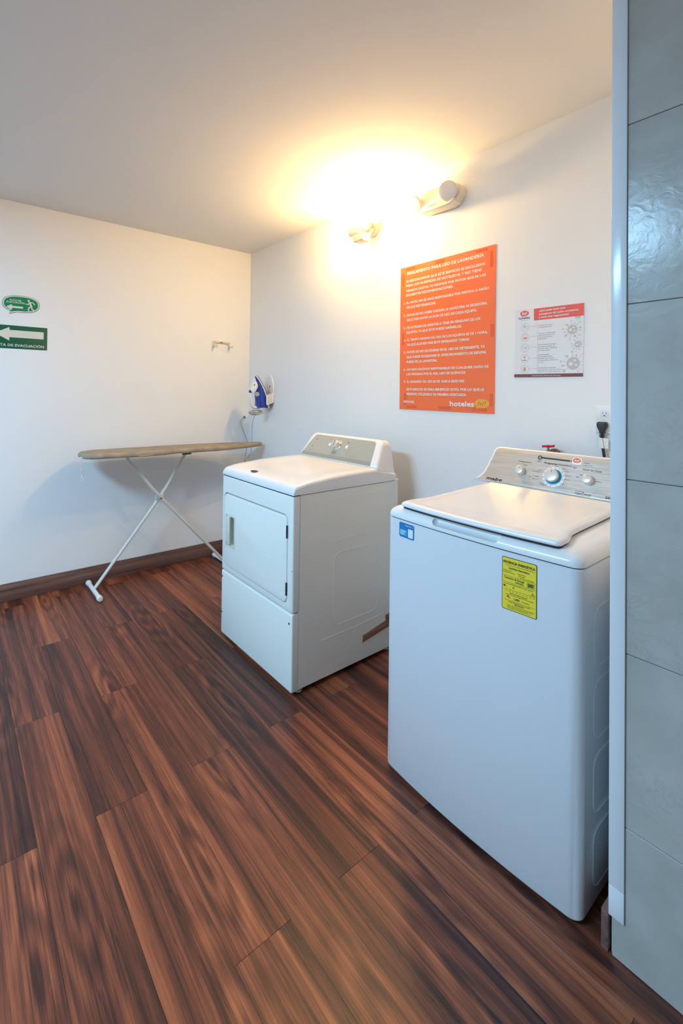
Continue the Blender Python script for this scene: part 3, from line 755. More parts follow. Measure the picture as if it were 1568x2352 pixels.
# ---------------------------------------------------------------- things on the back wall
PB = Plane((0, YB, 0), (1, 0, 0), (0, 0, 1))
ps = thing('rules_poster', 'large orange laundry rules poster taped to the wall above the dryer', 'poster', (-1.545, YB, 1.28))
put('sheet', slab(PB, [(-1.851, 1.281), (-1.243, 1.278), (-1.240, 2.109), (-1.852, 2.110)], .0008, .0022), MT['orange'], ps, smooth=None)
LINES = [
    ('REGLAMENTO PARA USO DE LAVANDERÍA', -1.799, 2.0630, 0.493, 0.0000, 0.0160),
    ('LE RECORDAMOS QUE ESTE SERVICIO ES EXCLUSIVO', -1.809, 2.0190, 0.509, -0.0020, 0.0130),
    ('PARA LOS HUÉSPEDES DE HOTELES HI, Y NO TIENE', -1.809, 1.9930, 0.491, -0.0010, 0.0130),
    ('NINGÚN COSTO; TE PEDIMOS POR FAVOR SEGUIR LAS', -1.808, 1.9640, 0.513, 0.0010, 0.0120),
    ('SIGUIENTES RECOMENDACIONES.', -1.808, 1.9380, 0.322, -0.0010, 0.0130),
    ('1.- EL HOTEL NO SE HACE RESPONSABLE POR PERDIDA O DAÑO', -1.825, 1.8940, 0.548, -0.0010, 0.0120),
    ('DE SUS PERTENENCIAS.', -1.802, 1.8660, 0.206, -0.0030, 0.0130),
    ('2.- FAVOR DE NO SOBRE CARGAR LA LAVADORA NI SECADORA,', -1.824, 1.8210, 0.539, -0.0010, 0.0130),
    ('SIGUE POR FAVOR LA GUÍA DE USO DE CADA EQUIPO.', -1.802, 1.7930, 0.458, 0.0020, 0.0130),
    ('3.- NO INTRODUCIR ZAPATOS O TENIS EN NINGUNO DE LOS', -1.823, 1.7480, 0.499, 0.0020, 0.0130),
    ('EQUIPOS, YA QUE ESTO PUEDE DAÑARLOS.', -1.801, 1.7210, 0.370, 0.0000, 0.0130),
    ('4.- EL TIEMPO MÁXIMO DE USO DE LOS EQUIPOS ES DE 1 HORA,', -1.822, 1.6770, 0.539, 0.0010, 0.0120),
    ('YA QUE ALGUIEN MÁS ESTÁ ESPERANDO TURNO.', -1.800, 1.6490, 0.417, 0.0020, 0.0130),
    ('5.- FAVOR DE NO EXCEDERSE EN EL USO DE DETERGENTE, YA', -1.821, 1.6060, 0.524, 0.0020, 0.0130),
    ('QUE PUEDE OCASIONAR EL DESBORDAMIENTO DE ESPUMA', -1.799, 1.5770, 0.509, 0.0030, 0.0130),
    ('FUERA DE LA LAVADORA.', -1.798, 1.5500, 0.214, 0.0010, 0.0130),
    ('6.- NO NOS HACEMOS RESPONSABLES DE CUALQUIER DAÑO DE', -1.820, 1.5060, 0.544, 0.0020, 0.0120),
    ('LAS PRENDAS POR EL MAL USO DE QUÍMICOS', -1.797, 1.4790, 0.390, 0.0010, 0.0120),
    ('7.- EL HORARIO DE USO ES DE 10:00 A 20:00 HRS', -1.819, 1.4350, 0.406, 0.0010, 0.0130),
    ('ESTE ESPACIO ES PARA BENEFICIO SUYO, POR LO QUE LE', -1.796, 1.3910, 0.496, 0.0020, 0.0130),
    ('PEDIMOS UTILIZARLO DE MANERA ADECUADA.', -1.796, 1.3640, 0.397, 0.0010, 0.0130),
    ('GRACIAS.', -1.819, 1.3200, 0.079, 0.0000, 0.0130),
    ('hoteles', -1.499, 1.3110, 0.143, 0.0020, 0.0270),
]

b = new()
for t, x, z, wd, dz, h in LINES[:-1]:
    text(b, PB, t, x, z, wd, h, .0026, .038)
put('lettering', b, MT['white_print'], ps, smooth=None)
b = new(); text(b, PB, 'hoteles', -1.499, 1.311, .143, .026, .0026, .045); put('logo_lettering', b, MT['white_print'], ps, smooth=None)
b = new(); flat(PB, circ(-1.311, 1.3275, .041, .0225, 32), .0026, b); flat(PB, [(-1.340, 1.316), (-1.338, 1.2985), (-1.322, 1.310)], .0025, b)
put('speech_bubble', b, MT['amber'], ps, smooth=None)
b = new(); text(b, PB, 'hi!', -1.336, 1.316, .048, .024, .0030, 0, .25); put('bubble_lettering', b, MT['orange_d'], ps, smooth=None)
for xa, za, xb, zb in ((-1.272, 2.002, -1.255, 2.081), (-1.350, 2.090, -1.285, 2.101), (-1.267, 1.657, -1.247, 1.720), (-1.269, 1.313, -1.251, 1.378), (-1.367, 1.290, -1.284, 1.305),
                       (-1.573, 1.291, -1.491, 1.307), (-1.799, 1.290, -1.725, 1.306), (-1.817, 1.304, -1.801, 1.374), (-1.835, 1.656, -1.819, 1.728), (-1.602, 2.085, -1.541, 2.103), (-1.840, 2.005, -1.823, 2.073), (-1.813, 2.088, -1.743, 2.103)):
    put('tape_strip', flat(PB, [(xa, za), (xb, za), (xb, zb), (xa, zb)], .0024), MT['orange_d'], ps, smooth=None)

hp = thing('health_notice', 'small white and red health notice with drawn viruses, right of the orange poster', 'poster', (-.99, YB, 1.455))
put('sheet', slab(PB, [(-1.143, 1.455), (-.8405, 1.4535), (-.8375, 1.7635), (-1.140, 1.7700)], .0008, .0018), MT['paper'], hp, smooth=None)
b = new(); flat(PB, [(-1.051, 1.713), (-.8378, 1.7105), (-.8375, 1.7633), (-1.051, 1.7665)], .0021, b); put('red_field', b, MT['red'], hp, smooth=None)
b = new(); flat(PB, [(-1.143, 1.4553), (-.8405, 1.4538), (-.8403, 1.4685), (-1.1428, 1.4700)], .0021, b); put('brown_field', b, MT['brownp'], hp, smooth=None)
b = new()
text(b, PB, '¿Qué puedo hacer para', -1.026, 1.750, .113, .0085, .0024, .04)
text(b, PB, 'protegerme del nuevo coronavirus', -1.026, 1.7350, .166, .0085, .0024, .04)
text(b, PB, 'y otros virus respiratorios?', -1.027, 1.7205, .129, .0085, .0024, .04)
text(b, PB, 'Consulta fuentes oficiales para informarte', -1.058, 1.4595, .127, .0050, .0024, .02)
put('white_lettering', b, MT['white_print'], hp, smooth=None)
b = new(); flat(PB, circ(-1.095, 1.7505, .0205, .0125, 30), .0021, b); flat(PB, [(-1.108, 1.742), (-1.107, 1.734), (-1.099, 1.739)], .0020, b); put('speech_bubble', b, MT['red'], hp, smooth=None)
b = new(); text(b, PB, 'hi!', -1.107, 1.744, .024, .013, .0024, .05, .2); put('bubble_lettering', b, MT['white_print'], hp, smooth=None)
b = new(); text(b, PB, 'hoteles', -1.122, 1.7255, .052, .0095, .0024, .05)
TX = [(-1.027, 1.688, ['Lávate las manos', 'frecuentemente.'], (.060, .056)), (-1.029, 1.6520, ['Al toser o estornudar,', 'cúbrete la boca y la', 'nariz con el codo', 'flexionado.'], (.076, .070, .060, .038)),
      (-1.029, 1.6005, ['Evita tocarte los ojos,', 'la nariz y la boca, ya', 'que las manos facilitan', 'su transmisión.'], (.077, .072, .083, .054)),
      (-1.030, 1.5555, ['Usa pañuelos', 'desechables para', 'eliminar secreciones', 'respiratorias y tíralo tras', 'su uso.'], (.048, .062, .074, .086, .025)),
      (-1.030, 1.4960, ['Si presentas síntomas', 'respiratorios evita el contacto', 'cercano con otras personas.'], (.078, .106, .100))]
for x, z, ls, ws in TX:
    for k, (l, wd) in enumerate(zip(ls, ws)): text(b, PB, l, x, z - .0085 * k - .002, wd, .0048, .0024, .008)
flat(PB, [(-1.1045, 1.5325), (-1.0835, 1.532), (-1.0835, 1.5345), (-1.1045, 1.535)], .0024, b)
put('dark_lettering', b, MT['ink_soft'], hp, smooth=None)
b = new()
line(PB, (-1.114, 1.7195), (-1.078, 1.7190), .0010, .0024, b)
for (x, z, ls, ws), zc in zip(TX, (1.687, 1.640, 1.591, 1.541, 1.493)):
    arc(PB, -1.092, zc, .0185, .0009, .0023, b); line(PB, (-1.073, zc), (-1.034, zc + .001), .0008, .0023, b)
    hh = .0085 * len(ls) / 2 + .005; line(PB, (-1.034, zc - hh + .001), (-1.034, zc + hh), .0008, .0023, b)
    line(PB, (-1.034, zc + hh), (-1.030, zc + hh), .0008, .0023, b); line(PB, (-1.034, zc - hh + .001), (-1.030, zc - hh + .001), .0008, .0023, b)
arc(PB, -1.096, 1.690, .006, .0010, .0024, b, 20, 300, 12); arc(PB, -1.087, 1.685, .006, .0010, .0024, b, -120, 160, 12)
arc(PB, -1.092, 1.642, .011, .0010, .0024, b, 0, 180, 12); arc(PB, -1.094, 1.628, .010, .0010, .0024, b, 20, 150, 10)
arc(PB, -1.097, 1.594, .006, .0010, .0024, b, 60, 330, 12); arc(PB, -1.086, 1.590, .006, .0010, .0024, b, -60, 200, 12); line(PB, (-1.094, 1.585), (-1.093, 1.577), .001, .0024, b)
line(PB, (-1.098, 1.484), (-1.098, 1.497), .001, .0024, b); line(PB, (-1.088, 1.484), (-1.088, 1.497), .001, .0024, b)
put('printed_icons', b, MT['rose'], hp, smooth=None)
b = new()
flat(PB, rrect(-1.100, -1.082, 1.632, 1.640, .002), .0024, b); flat(PB, circ(-1.093, 1.490, .005, .008, 12), .0024, b); flat(PB, circ(-1.093, 1.500, .0035, n=10), .0024, b)
flat(PB, [(-1.099, 1.551), (-1.088, 1.551), (-1.091, 1.546), (-1.090, 1.542), (-1.097, 1.542), (-1.096, 1.546)], .0024, b)
arc(PB, -1.094, 1.688, .003, .0015, .0024, b, n=8); arc(PB, -1.089, 1.590, .003, .0015, .0024, b, n=8)
put('orange_icons', b, mat('soft_orange_print', (.85, .30, .12), .5), hp, smooth=None)
def virus(cx, cz, r, spikes, h=.0021):
    b = new(); flat(PB, circ(cx, cz, r, n=30), h, b)
    for a, l, k in spikes:
        a = math.radians(a); ca, sa = math.cos(a), math.sin(a); e = (cx + l * ca, cz + l * sa)
        line(PB, (cx + r * .95 * ca, cz + r * .95 * sa), e, .0014, h, b)
        if k: flat(PB, circ(e[0], e[1], k, n=14), h + .0001, b)
    return b
def spots(cx, cz, r):
    b = new()
    for dx, dz, q in ((-.35, -.05, .30), (.25, .45, .18), (.42, -.28, .18)): flat(PB, circ(cx + dx * r, cz + dz * r, q * r, n=14), .0023, b)
    return b
for cx, cz, r, sp in ((-.884, 1.656, .0205, [(10, .033, .005), (45, .042, .0028), (70, .028, .003), (98, .038, .003), (135, .031, .005), (172, .040, .003), (195, .033, .003), (222, .036, .005), (255, .042, .003), (290, .031, .005), (318, .040, .003), (350, .034, .003)]),
                      (-.860, 1.591, .0140, [(70, .021, .002), (98, .030, .002), (130, .023, .003), (170, .030, .002), (192, .024, .002), (225, .026, .003), (255, .032, .002), (285, .023, .003), (0, .017, 0), (40, .025, 0), (320, .024, 0)]),
                      (-.880, 1.511, .0270, [(10, .037, 0), (45, .055, .002), (68, .036, .004), (96, .050, .004), (130, .041, .006), (168, .052, .004), (192, .044, .005), (220, .049, .006), (300, .040, .003), (320, .050, 0), (345, .036, 0)])):
    v = put('printed_virus', virus(cx, cz, r, sp), MT['taupe'], hp, smooth=None)
    put('virus_spots', spots(cx, cz, r), MT['paper'], v, smooth=None)
b = new()
flat(PB, [(-.862 + .0125 * math.cos(math.radians(a)), 1.7105 + .009 * math.sin(math.radians(a))) for a in range(180, 361, 15)], .0021, b)
for x, z in ((-.872, 1.702), (-.864, 1.694), (-.852, 1.700)): line(PB, (-.862, 1.708), (x, z), .0012, .0021, b); flat(PB, circ(x, z, .0022, n=10), .0022, b)
put('printed_virus', b, MT['taupe'], hp, smooth=None)

# outlet and its plug
ol = thing('power_outlet', 'white wall outlet plate above the washing machine, beside the tiled wall', 'outlet', (-.7570, YB, 1.278))
op = put('outlet_plate', slab(PB, rrect(-.7915, -.7225, 1.2205, 1.3335, .004), .0005, .006, .003), MT['plastic'], ol)
for z in (1.302, 1.254):
    o1 = put('receptacle', slab(PB, [(x, y) for x, y in [(-.757 + .0170 * math.cos(math.radians(a)), z + max(-.0135, min(.0135, .0180 * math.sin(math.radians(a))))) for a in range(0, 360, 12)]], .006, .0075, .0006), MT['trim'], ol)
    b = new(); flat(PB, rrect(-.7638, -.7620, z - .0015, z + .0065, .0004), .0078, b); flat(PB, rrect(-.7515, -.7497, z - .0015, z + .0055, .0004), .0078, b); flat(PB, circ(-.7570, z - .0075, .0026, n=14), .0078, b)
    put('slots', b, MT['black'], o1, smooth=None)
put('screw', lathe((-.757, YB - .006, 1.278), (0, -1, 0), [(0, .003), (.0012, .003), (.0018, .0015)], 12), MT['ivory'], ol)
pc = thing('black_plug', 'black power plug and cable in the lower socket of the wall outlet', 'plug', (-.759, YB - .008, 1.20))
b = new(); slab(PB, [(-.7775, 1.262), (-.7765, 1.249), (-.7690, 1.233), (-.7670, 1.222), (-.7520, 1.222), (-.7500, 1.233), (-.7420, 1.249), (-.7410, 1.262), (-.7460, 1.269), (-.7730, 1.269)], .010, .034, .006, b)
put('plug_body', b, MT['black'], pc)
b = new()
for k in range(3): box(-.768 + k * .0005, -.751 - k * .0005, YB - .030, YB - .013, 1.2155 - k * .0045, 1.2185 - k * .0045, .001, 1, bm=b)
tube(smooth_path([(-.7595, YB - .021, 1.224), (-.7590, YB - .021, 1.200), (-.7565, YB - .022, 1.170), (-.7500, YB - .024, 1.130), (-.7430, YB - .028, 1.080), (-.742, YB - .035, .98), (-.742, YB - .04, .80)]), .0058, 12, b)
put('power_cable', b, MT['black'], pc)
tg = put('cable_tag', box(-.7680, -.7330, YB - .0305, YB - .0295, 1.164, 1.2050, 0), MT['paper'], pc, smooth=None)
PT = Plane((0, YB - .0305, 0), (1, 0, 0), (0, 0, 1))
b = new(); flat(PT, [(-.7560, 1.204), (-.7520, 1.204), (-.7460, 1.165), (-.7500, 1.165)], .0004, b); put('orange_stripe', b, MT['amber'], tg, smooth=None)

# faucet behind the washer
fc = thing('water_faucet', 'small brass faucet with a red handle behind the washing machine console', 'faucet', (-.956, YB, 1.08))
b = new(); tube([(-.956, 2.030, 1.146), (-.956, 2.030, 1.104)], [.0045, .0055], 10, b)
lathe((-.956, 2.030, 1.137), (0, 0, -1), [(0, .006), (.003, .010), (.012, .011), (.014, .013), (.030, .013), (.034, .009)], 16, b)
tube([(-.956, 2.036, 1.120), (-.953, 2.072, 1.120)], .010, 12, b); lathe((-.953, 2.066, 1.120), (0, 1, 0), [(0, .020), (.005, .022), (.0215, .022)], 20, b)
tube(smooth_path([(-.953, 2.030, 1.112), (-.945, 2.020, 1.095), (-.942, 2.018, 1.070)]), .009, 10, b)
put('valve_body', b, MT['brass'], fc)
b = new(); tube([(-.982, 2.034, 1.1510), (-.973, 2.032, 1.1530), (-.956, 2.030, 1.1535), (-.939, 2.028, 1.1560), (-.930, 2.027, 1.1580)], [.0055, .0045, .0065, .0045, .0055], 10, b)
lathe((-.956, 2.030, 1.148), (0, 0, 1), [(0, .006), (.008, .008), (.012, .005)], 12, b)
put('handle', b, MT['redmetal'], fc)

# ---------------------------------------------------------------- left wall things
PA = Plane((XA, 0, 0), (0, 1, 0), (0, 0, 1))
sg = thing('bubble_sign', 'green speech bubble shaped evacuation sign with a running man, upper of the two', 'sign', (XA, .367, 1.86))
SC, SZ = .3675, 1.9285
def bub(k, tail):
    pts = []
    for i in range(48):
        a = 2 * PI * i / 48; c, s2 = math.cos(a), math.sin(a)
        x = (.103 - k) * math.copysign(abs(c) ** .80, c); z = (.0545 - k) * math.copysign(abs(s2) ** .80, s2)
        if 33 <= i <= 34: continue
        if i == 32: pts.append((SC + x, SZ + z)); pts.append((SC - .064 + k * .4, SZ - .069 + k * 1.6)); continue
        pts.append((SC + x, SZ + z))
    return pts
put('sign_plate', slab(PA, bub(0, 0), .0006, .0030), MT['green_d'], sg, smooth=None)
put('pale_border', flat(PA, bub(.0018, 0), .0033), MT['sign_w'], sg, smooth=None)
put('green_field', flat(PA, bub(.0085, 0), .0036), MT['green'], sg, smooth=None)
b = new(); h = .0040
text(b, PA, 'RUTA DE', .3045, 1.9440, .062, .0115, h, .03); text(b, PA, 'EVACUACIÓN', .2865, 1.9300, .099, .0115, h, .03)
flat(PA, [(.285, 1.9040), (.314, 1.9215), (.318, 1.9165), (.318, 1.9120), (.378, 1.9120), (.378, 1.8990), (.318, 1.8990), (.318, 1.8930), (.314, 1.8865)], h, b)
flat(PA, circ(.4085, 1.9555, .0065, n=16), h, b)
def limb(pts, wd):
    for p, q in zip(pts, pts[1:]): line(PA, p, q, wd, h, b)
    for p in pts: flat(PA, circ(p[0], p[1], wd / 2, n=10), h + .0001, b)
limb([(.4150, 1.9440), (.4190, 1.9340), (.4240, 1.9200)], .0120); limb([(.4150, 1.9440), (.4330, 1.9450), (.4430, 1.9330)], .0058); limb([(.4110, 1.9430), (.4080, 1.9300), (.3930, 1.9320)], .0056)
limb([(.4230, 1.9190), (.4090, 1.9060), (.4085, 1.8890)], .0072); limb([(.4260, 1.9190), (.4280, 1.9030), (.4430, 1.8920)], .0072)
put('sign_print', b, MT['sign_w'], sg, smooth=None)
s2g = thing('arrow_sign', 'rectangular green evacuation sign with a large pale arrow, lower of the two', 'sign', (XA, .36, 1.63))
put('sign_plate', slab(PA, rrect(.205, .5205, 1.634, 1.7845, .004), .0006, .0030, .001), MT['green_d'], s2g)
b = new(); h = .0034
flat(PA, [(.226, 1.7290), (.306, 1.7730), (.306, 1.7540), (.4990, 1.7540), (.4990, 1.7065), (.306, 1.7065), (.306, 1.6840)], h, b)
text(b, PA, 'RUTA DE EVACUACIÓN', .2235, 1.6475, .278, .0165, h, .03)
put('sign_print', b, MT['sign_w'], s2g, smooth=None)

hk = thing('wall_bracket', 'small cream two pronged bracket screwed to the wall above the ironing board', 'bracket', (XA, 1.815, 1.73))
b = new()
slab(PA, [(1.735, 1.735), (1.745, 1.735), (1.747, 1.766), (1.754, 1.776), (1.800, 1.779), (1.868, 1.776), (1.876, 1.765), (1.878, 1.732), (1.888, 1.732), (1.889, 1.790), (1.850, 1.793), (1.800, 1.795), (1.740, 1.795), (1.735, 1.790)], .0005, .012, .002, b)
put('plate', b, mat('cream_plastic', (.70, .60, .44), .45), hk)
for y in (1.740, 1.883):
    b = new(); tube(smooth_path([(XA + .010, y, 1.752), (XA + .050, y, 1.748), (XA + .075, y, 1.748)]), [.0055] * 12 + [.005], 10, b); tube([(XA + .078, y, 1.744), (XA + .078, y, 1.758)], .004, 8, b)
    put('prong', b, MT['ivory'], hk)
b = new()
for y, z in ((1.745, 1.788), (1.880, 1.782)): lathe((XA + .012, y, z), (1, 0, 0), [(0, .003), (.001, .003)], 8, b)
put('screws', b, MT['steel'], hk)
put('badge', slab(PA, rrect(1.795, 1.822, 1.780, 1.788, .003), .0122, .0132), MT['brass'], hk)

ot = thing('small_outlet', 'small grey outlet with a plug on the left wall close to the corner', 'outlet', (XA, 2.040, 1.148))
put('outlet_plate', lathe((XA + .0005, 2.040, 1.150), (1, 0, 0), [(0, .017), (.005, .017), (.007, .014)], 20), MT['plastic'], ot)
b = new(); lathe((XA + .007, 2.040, 1.150), (1, -.2, -.2), [(0, .008), (.010, .009), (.020, .006)], 14, b)
put('plug', b, MT['ink_soft'], ot)

# ---------------------------------------------------------------- iron and holder
IX = -3.262
hl = thing('iron_holder', 'white plastic wall holder behind the blue iron', 'holder', (IX, YB, 1.28))
def hout(k=0):
    pts = []
    for i in range(21):
        t = i / 20; a = PI * t
        pts.append((IX + (.060 - k) * math.cos(a) * 1.0, 1.385 + (.128 - k) * math.sin(a)))
    return [(IX + .058 - k, 1.287 + k)] + pts + [(IX - .058 + k, 1.287 + k)]
hpl = put('back_plate', slab(PB, hout(), .0006, .010, .004), MT['plastic'], hl)
put('screw_hole', lathe((IX + .012, YB - .0102, 1.415), (0, -1, 0), [(0, .007), (.0006, .007)], 14), MT['black'], hl)
PHs = Plane((IX + .062, 0, 0), (0, 1, 0), (0, 0, 1))
for sgn in (1, -1):
    P = Plane((IX + sgn * .062, 0, 0), (0, 1, 0), (0, 0, 1)) if sgn > 0 else Plane((IX - .062, 0, 0), (0, -1, 0), (0, 0, 1))
    pts = [(2.013, 1.275), (2.021, 1.263), (2.082, 1.284), (2.082, 1.366), (2.022, 1.347), (2.013, 1.335)]
    if sgn < 0: pts = [(-x, y) for x, y in pts]
    br = put('side_bracket', slab(P, pts, -.002, .002, .001), MT['plastic'], hl)
    if sgn > 0:
        b = new()
        for r_ in range(4):
            z = 1.283 + r_ * .0185
            for c in range(3):
                y = 2.034 + c * .0125; zz = z + (y - 2.034) * .33
                line(P, (y - .0045, zz - .0015), (y + .0045, zz + .0015), .0022, .0024, b); line(P, (y - .004, zz + .005), (y + .0045, zz + .008), .0018, .0024, b)
            line(P, (2.029, z - .003), (2.029, z + .005), .0018, .0024, b)
        put('vent_slots', b, MT['ink_soft'], br, smooth=None)
put('lower_shelf', box(IX - .056, IX + .056, 2.060, YB - .010, 1.284, 1.290, .002, 1), MT['plastic'], hl)

ir = thing('steam_iron', 'blue and white steam iron hanging upright on the wall near the corner', 'iron', (IX, 2.0, 1.24))
Z0, Z1 = 1.240, 1.506
def soley(z): return 2.057 - (z - Z0) / (Z1 - Z0) * (.099) - .016 * math.sin(PI * (z - Z0) / (Z1 - Z0)) * -1
def soleP(z, h):   # point on sole offset outwards (away from the wall) by h
    return soley(z) - h
def wz(z): return .052 * max(0.0, 1 - ((z - Z0) / (Z1 - Z0)) ** 1.9) ** .62 + .001
def soleplate(h0, h1, k, m, name, par):
    b = new(); rs = []
    N = 18
    for i in range(N + 1):
        z = Z0 + (Z1 - Z0 - k) * i / N; w_ = max(.0008, wz(z + k * .6) - k * .5)
        rs.append([(IX - w_, soleP(z, h0), z), (IX + w_, soleP(z, h0), z), (IX + w_, soleP(z, h1), z), (IX - w_, soleP(z, h1), z)])
    rings(b, rs); return put(name, b, m, par, smooth=40)
soleplate(-.001, .004, 0, MT['steel'], 'soleplate', ir)
soleplate(.004, .015, .003, MT['plastic'], 'white_skirt', ir)
# blue body: half elliptical sections
def bodytop(z):
    ks = [(1.240, 1.955), (1.30, 1.955), (1.345, 1.948), (1.38, 1.952), (1.42, 1.950), (1.455, 1.950), (1.49, 1.945), (1.4985, 1.9445)]
    for (a, ya), (c, yc_) in zip(ks, ks[1:]):
        if z <= c: return ya + (yc_ - ya) * (z - a) / (c - a)
    return ks[-1][1]
b = new(); rs = []
for i in range(19):
    z = 1.242 + (1.4985 - 1.242) * i / 18; w_ = max(.002, wz(z) - .003); yb_ = soleP(z, .0148); yt = min(bodytop(z), yb_ - .003)
    row = [(IX + w_ * math.copysign(abs(math.cos(PI * k / 10)) ** .6, math.cos(PI * k / 10)), yb_ - (yb_ - yt) * math.sin(PI * k / 10) ** .9, z) for k in range(11)]
    rs.append(row)
rings(b, rs); put('body', b, MT['blue'], ir, smooth=50)
# white front housing
b = new(); rs = []
for i in range(13):
    t = i / 12; z = 1.352 + (1.478 - 1.352) * t
    yo = [(0, 1.906), (.2, 1.893), (.45, 1.905), (.75, 1.920), (1, 1.930)]
    for (a, ya), (c, yc_) in zip(yo, yo[1:]):
        if t <= c: yt = ya + (yc_ - ya) * (t - a) / (c - a); break
    w_ = (.008 + .017 * math.sin(PI * min(1, t * .9 + .08)) ** .8); ybk = 1.925 + .042 * math.sin(PI * min(1, t * 1.0)) ** 1.0 * .9
    ybk = max(yt + .008, ybk)
    cy_ = (yt + ybk) / 2; ry = (ybk - yt) / 2
    rs.append([(IX + (w_ + .014) * math.cos(2 * PI * k / 16), cy_ + ry * math.sin(2 * PI * k / 16), z) for k in range(16)])
rings(b, rs); put('water_tank', b, MT['plastic'], ir, smooth=50)
b = new(); tube(smooth_path([(IX, 1.912, 1.385), (IX, 1.902, 1.360), (IX, 1.904, 1.320), (IX, 1.914, 1.280), (IX, 1.930, 1.250), (IX, 1.960, 1.243), (IX, 1.985, 1.244)]), .0135, 14, b)
put('handle', b, MT['plastic'], ir)
b = new(); lathe((IX + .004, 1.900, 1.372), (.25, -.9, -.1), [(-.008, .012), (.004, .014), (.009, .011), (.011, .006)], 18, b)
put('steam_button', b, MT['blue'], ir)
put('heat_dial', lathe((IX + .026, 1.948, 1.352), (1, -.25, 0), [(-.01, .019), (.004, .019), (.007, .016)], 24), MT['clearp'], ir)
put('oval_logo', lathe((IX + .0305, 1.922, 1.425), (1, -.35, 0), [(-.002, .006), (.0015, .006)], 14), MT['steel'], ir)
b = new()
for k, (dx, dz, rx, ry, tl) in enumerate(((0, 0, .062, .012, .2), (.004, -.004, .058, .015, -.1), (-.004, .004, .060, .010, .35), (.0, -.006, .050, .018, .05))):
    pts = []
    for i in range(25):
        a = 2 * PI * i / 24; pts.append((IX + .02 + .012 * math.sin(a * 2 + k), 1.938 + dx + rx * math.cos(a), 1.208 + dz + ry * math.sin(a) + tl * .02 * math.cos(a)))
    tube(pts, .0026, 6, b)
tube(smooth_path([(IX, 1.935, 1.246), (IX + .02, 1.915, 1.230), (IX + .03, 1.900, 1.212)]), .003, 8, b)
tube(smooth_path([(IX + .02, 1.915, 1.214), (IX + .028, 1.925, 1.205), (IX + .02, 1.935, 1.222)]), .004, 8, b)
put('cord_bundle', b, MT['cord'], ir)
b = new()
tube(smooth_path([(-3.242, 1.940, 1.196), (-3.27, 1.938, 1.150), (-3.285, 1.936, 1.090), (-3.235, 1.905, 1.000), (-3.19, 1.880, .965), (-3.200, 1.880, .93), (-3.245, 1.898, .88), (-3.300, 1.880, .81), (-3.32, 1.83, .72), (-3.36, 1.90, .60), (-3.50, 1.97, .66), (-3.565, 2.035, .80), (-3.590, 2.068, .92), (-3.594, 2.060, .960), (-3.596, 2.003, 1.093), (-3.593, 2.010, 1.128), (-3.590, 2.028, 1.143)]), .0018, 6, b)
put('power_cord', b, mat('grey_cord', (.22, .20, .17), .6), ir)

# ---------------------------------------------------------------- ironing board
BX = -3.376; LX = -3.40
ib = thing('ironing_board', 'ironing board with taupe cloth cover and cream crossed legs, standing along the left wall', 'ironing board', (LX, 1.26, 0))
def halfw(y):
    y0, y1 = .690, 2.058
    t = (y - y0) / (y1 - y0)
    if t < .07: return .148 * (max(0, 1 - ((.07 - t) / .07) ** 2)) ** .5 * .75 + .148 * .25 if t > 0 else .05
    if t < .45: return .148
    u = (t - .45) / .55
    return .148 * (1 - u ** 2.1) ** .62
def bcx(y): return BX + .036 * max(0, (y - 1.3) / .76)
def bplan(ins=0):
    ys = [.690, .693, .705, .725, .76, .80, .9, 1.0, 1.1, 1.2, 1.3, 1.4, 1.5, 1.6, 1.7, 1.8, 1.88, 1.95, 2.0, 2.035, 2.05, 2.056]
    r = [(max(.01, halfw(y) - ins), y) for y in ys]
    sh = lambda y: y + (ins if y < .8 else 0) - (ins if y > 2.0 else 0)
    return [(bcx(y) + x, sh(y)) for x, y in r] + [(bcx(y) - x, sh(y)) for x, y in r[::-1]]
def bring(ins, z, amp=0):
    return [(x, y, z + amp * (math.sin(y * 11 + x * 5) * .5 + math.sin(y * 27 + 1) * .3 + .9 * math.exp(-((y - 1.16) / .09) ** 2))) for x, y in bplan(ins)]
b = new(); rings(b, [bring(.010, .921), bring(.004, .922), bring(.004, .932), bring(.010, .933)]); put('board_frame', b, MT['leg'], ib)
b = new(); rings(b, [bring(.012, .934, .0), bring(.002, .923, -.0045), bring(-.003, .930, -.004), bring(-.002, .944), bring(.004, .951), bring(.020, .9545), bring(.06, .956)])
put('cloth_cover', b, MT['fabric'], ib, smooth=60)
put('foam_edge', box(BX + .132, BX + .1525, 1.02, 1.12, .9225, .9300, .003, 1), MT['yellowf'], ib)
l1 = put('leg', tube(smooth_path([(LX - .012, .805, .030), (LX - .012, 1.236, .589), (LX - .012, 1.375, .815), (LX - .012, 1.425, .885), (LX - .012, 1.44, .922)], 5), .0135, 12, flat=.8), MT['leg'], ib)
l2 = put('leg', tube(smooth_path([(LX + .012, 1.745, .030), (LX + .012, 1.236, .589), (LX + .012, 1.07, .80), (LX + .012, 1.005, .875), (LX + .012, .985, .922)], 5), .0135, 12, flat=.8), MT['leg'], ib)
put('pivot_bolt', lathe((LX + .022, 1.236, .589), (1, 0, 0), [(0, .010), (.003, .010), (.005, .006)], 14), MT['chrome'], ib)
put('pivot_plate', box(LX - .004, LX + .004, 1.200, 1.262, .572, .612, .004, 1), MT['leg'], ib)
for yy in (.795, 1.752):
    fb = put('foot_bar', tube([(LX - .150, yy, .0185), (LX + .150, yy, .0185)], .0145, 14), MT['trim'], ib)
    for sgn in (-1, 1):
        put('foot_cap', lathe((LX + sgn * .135, yy, .0185), (sgn, 0, 0), [(0, .0150), (.002, .0183), (.028, .0183), (.034, .0150), (.035, .008)], 16), MT['plastic'], fb)
put('adjusting_slot', box(BX + .125, BX + .131, 1.335, 1.405, .909, .920, .002, 1), MT['black'], ib)
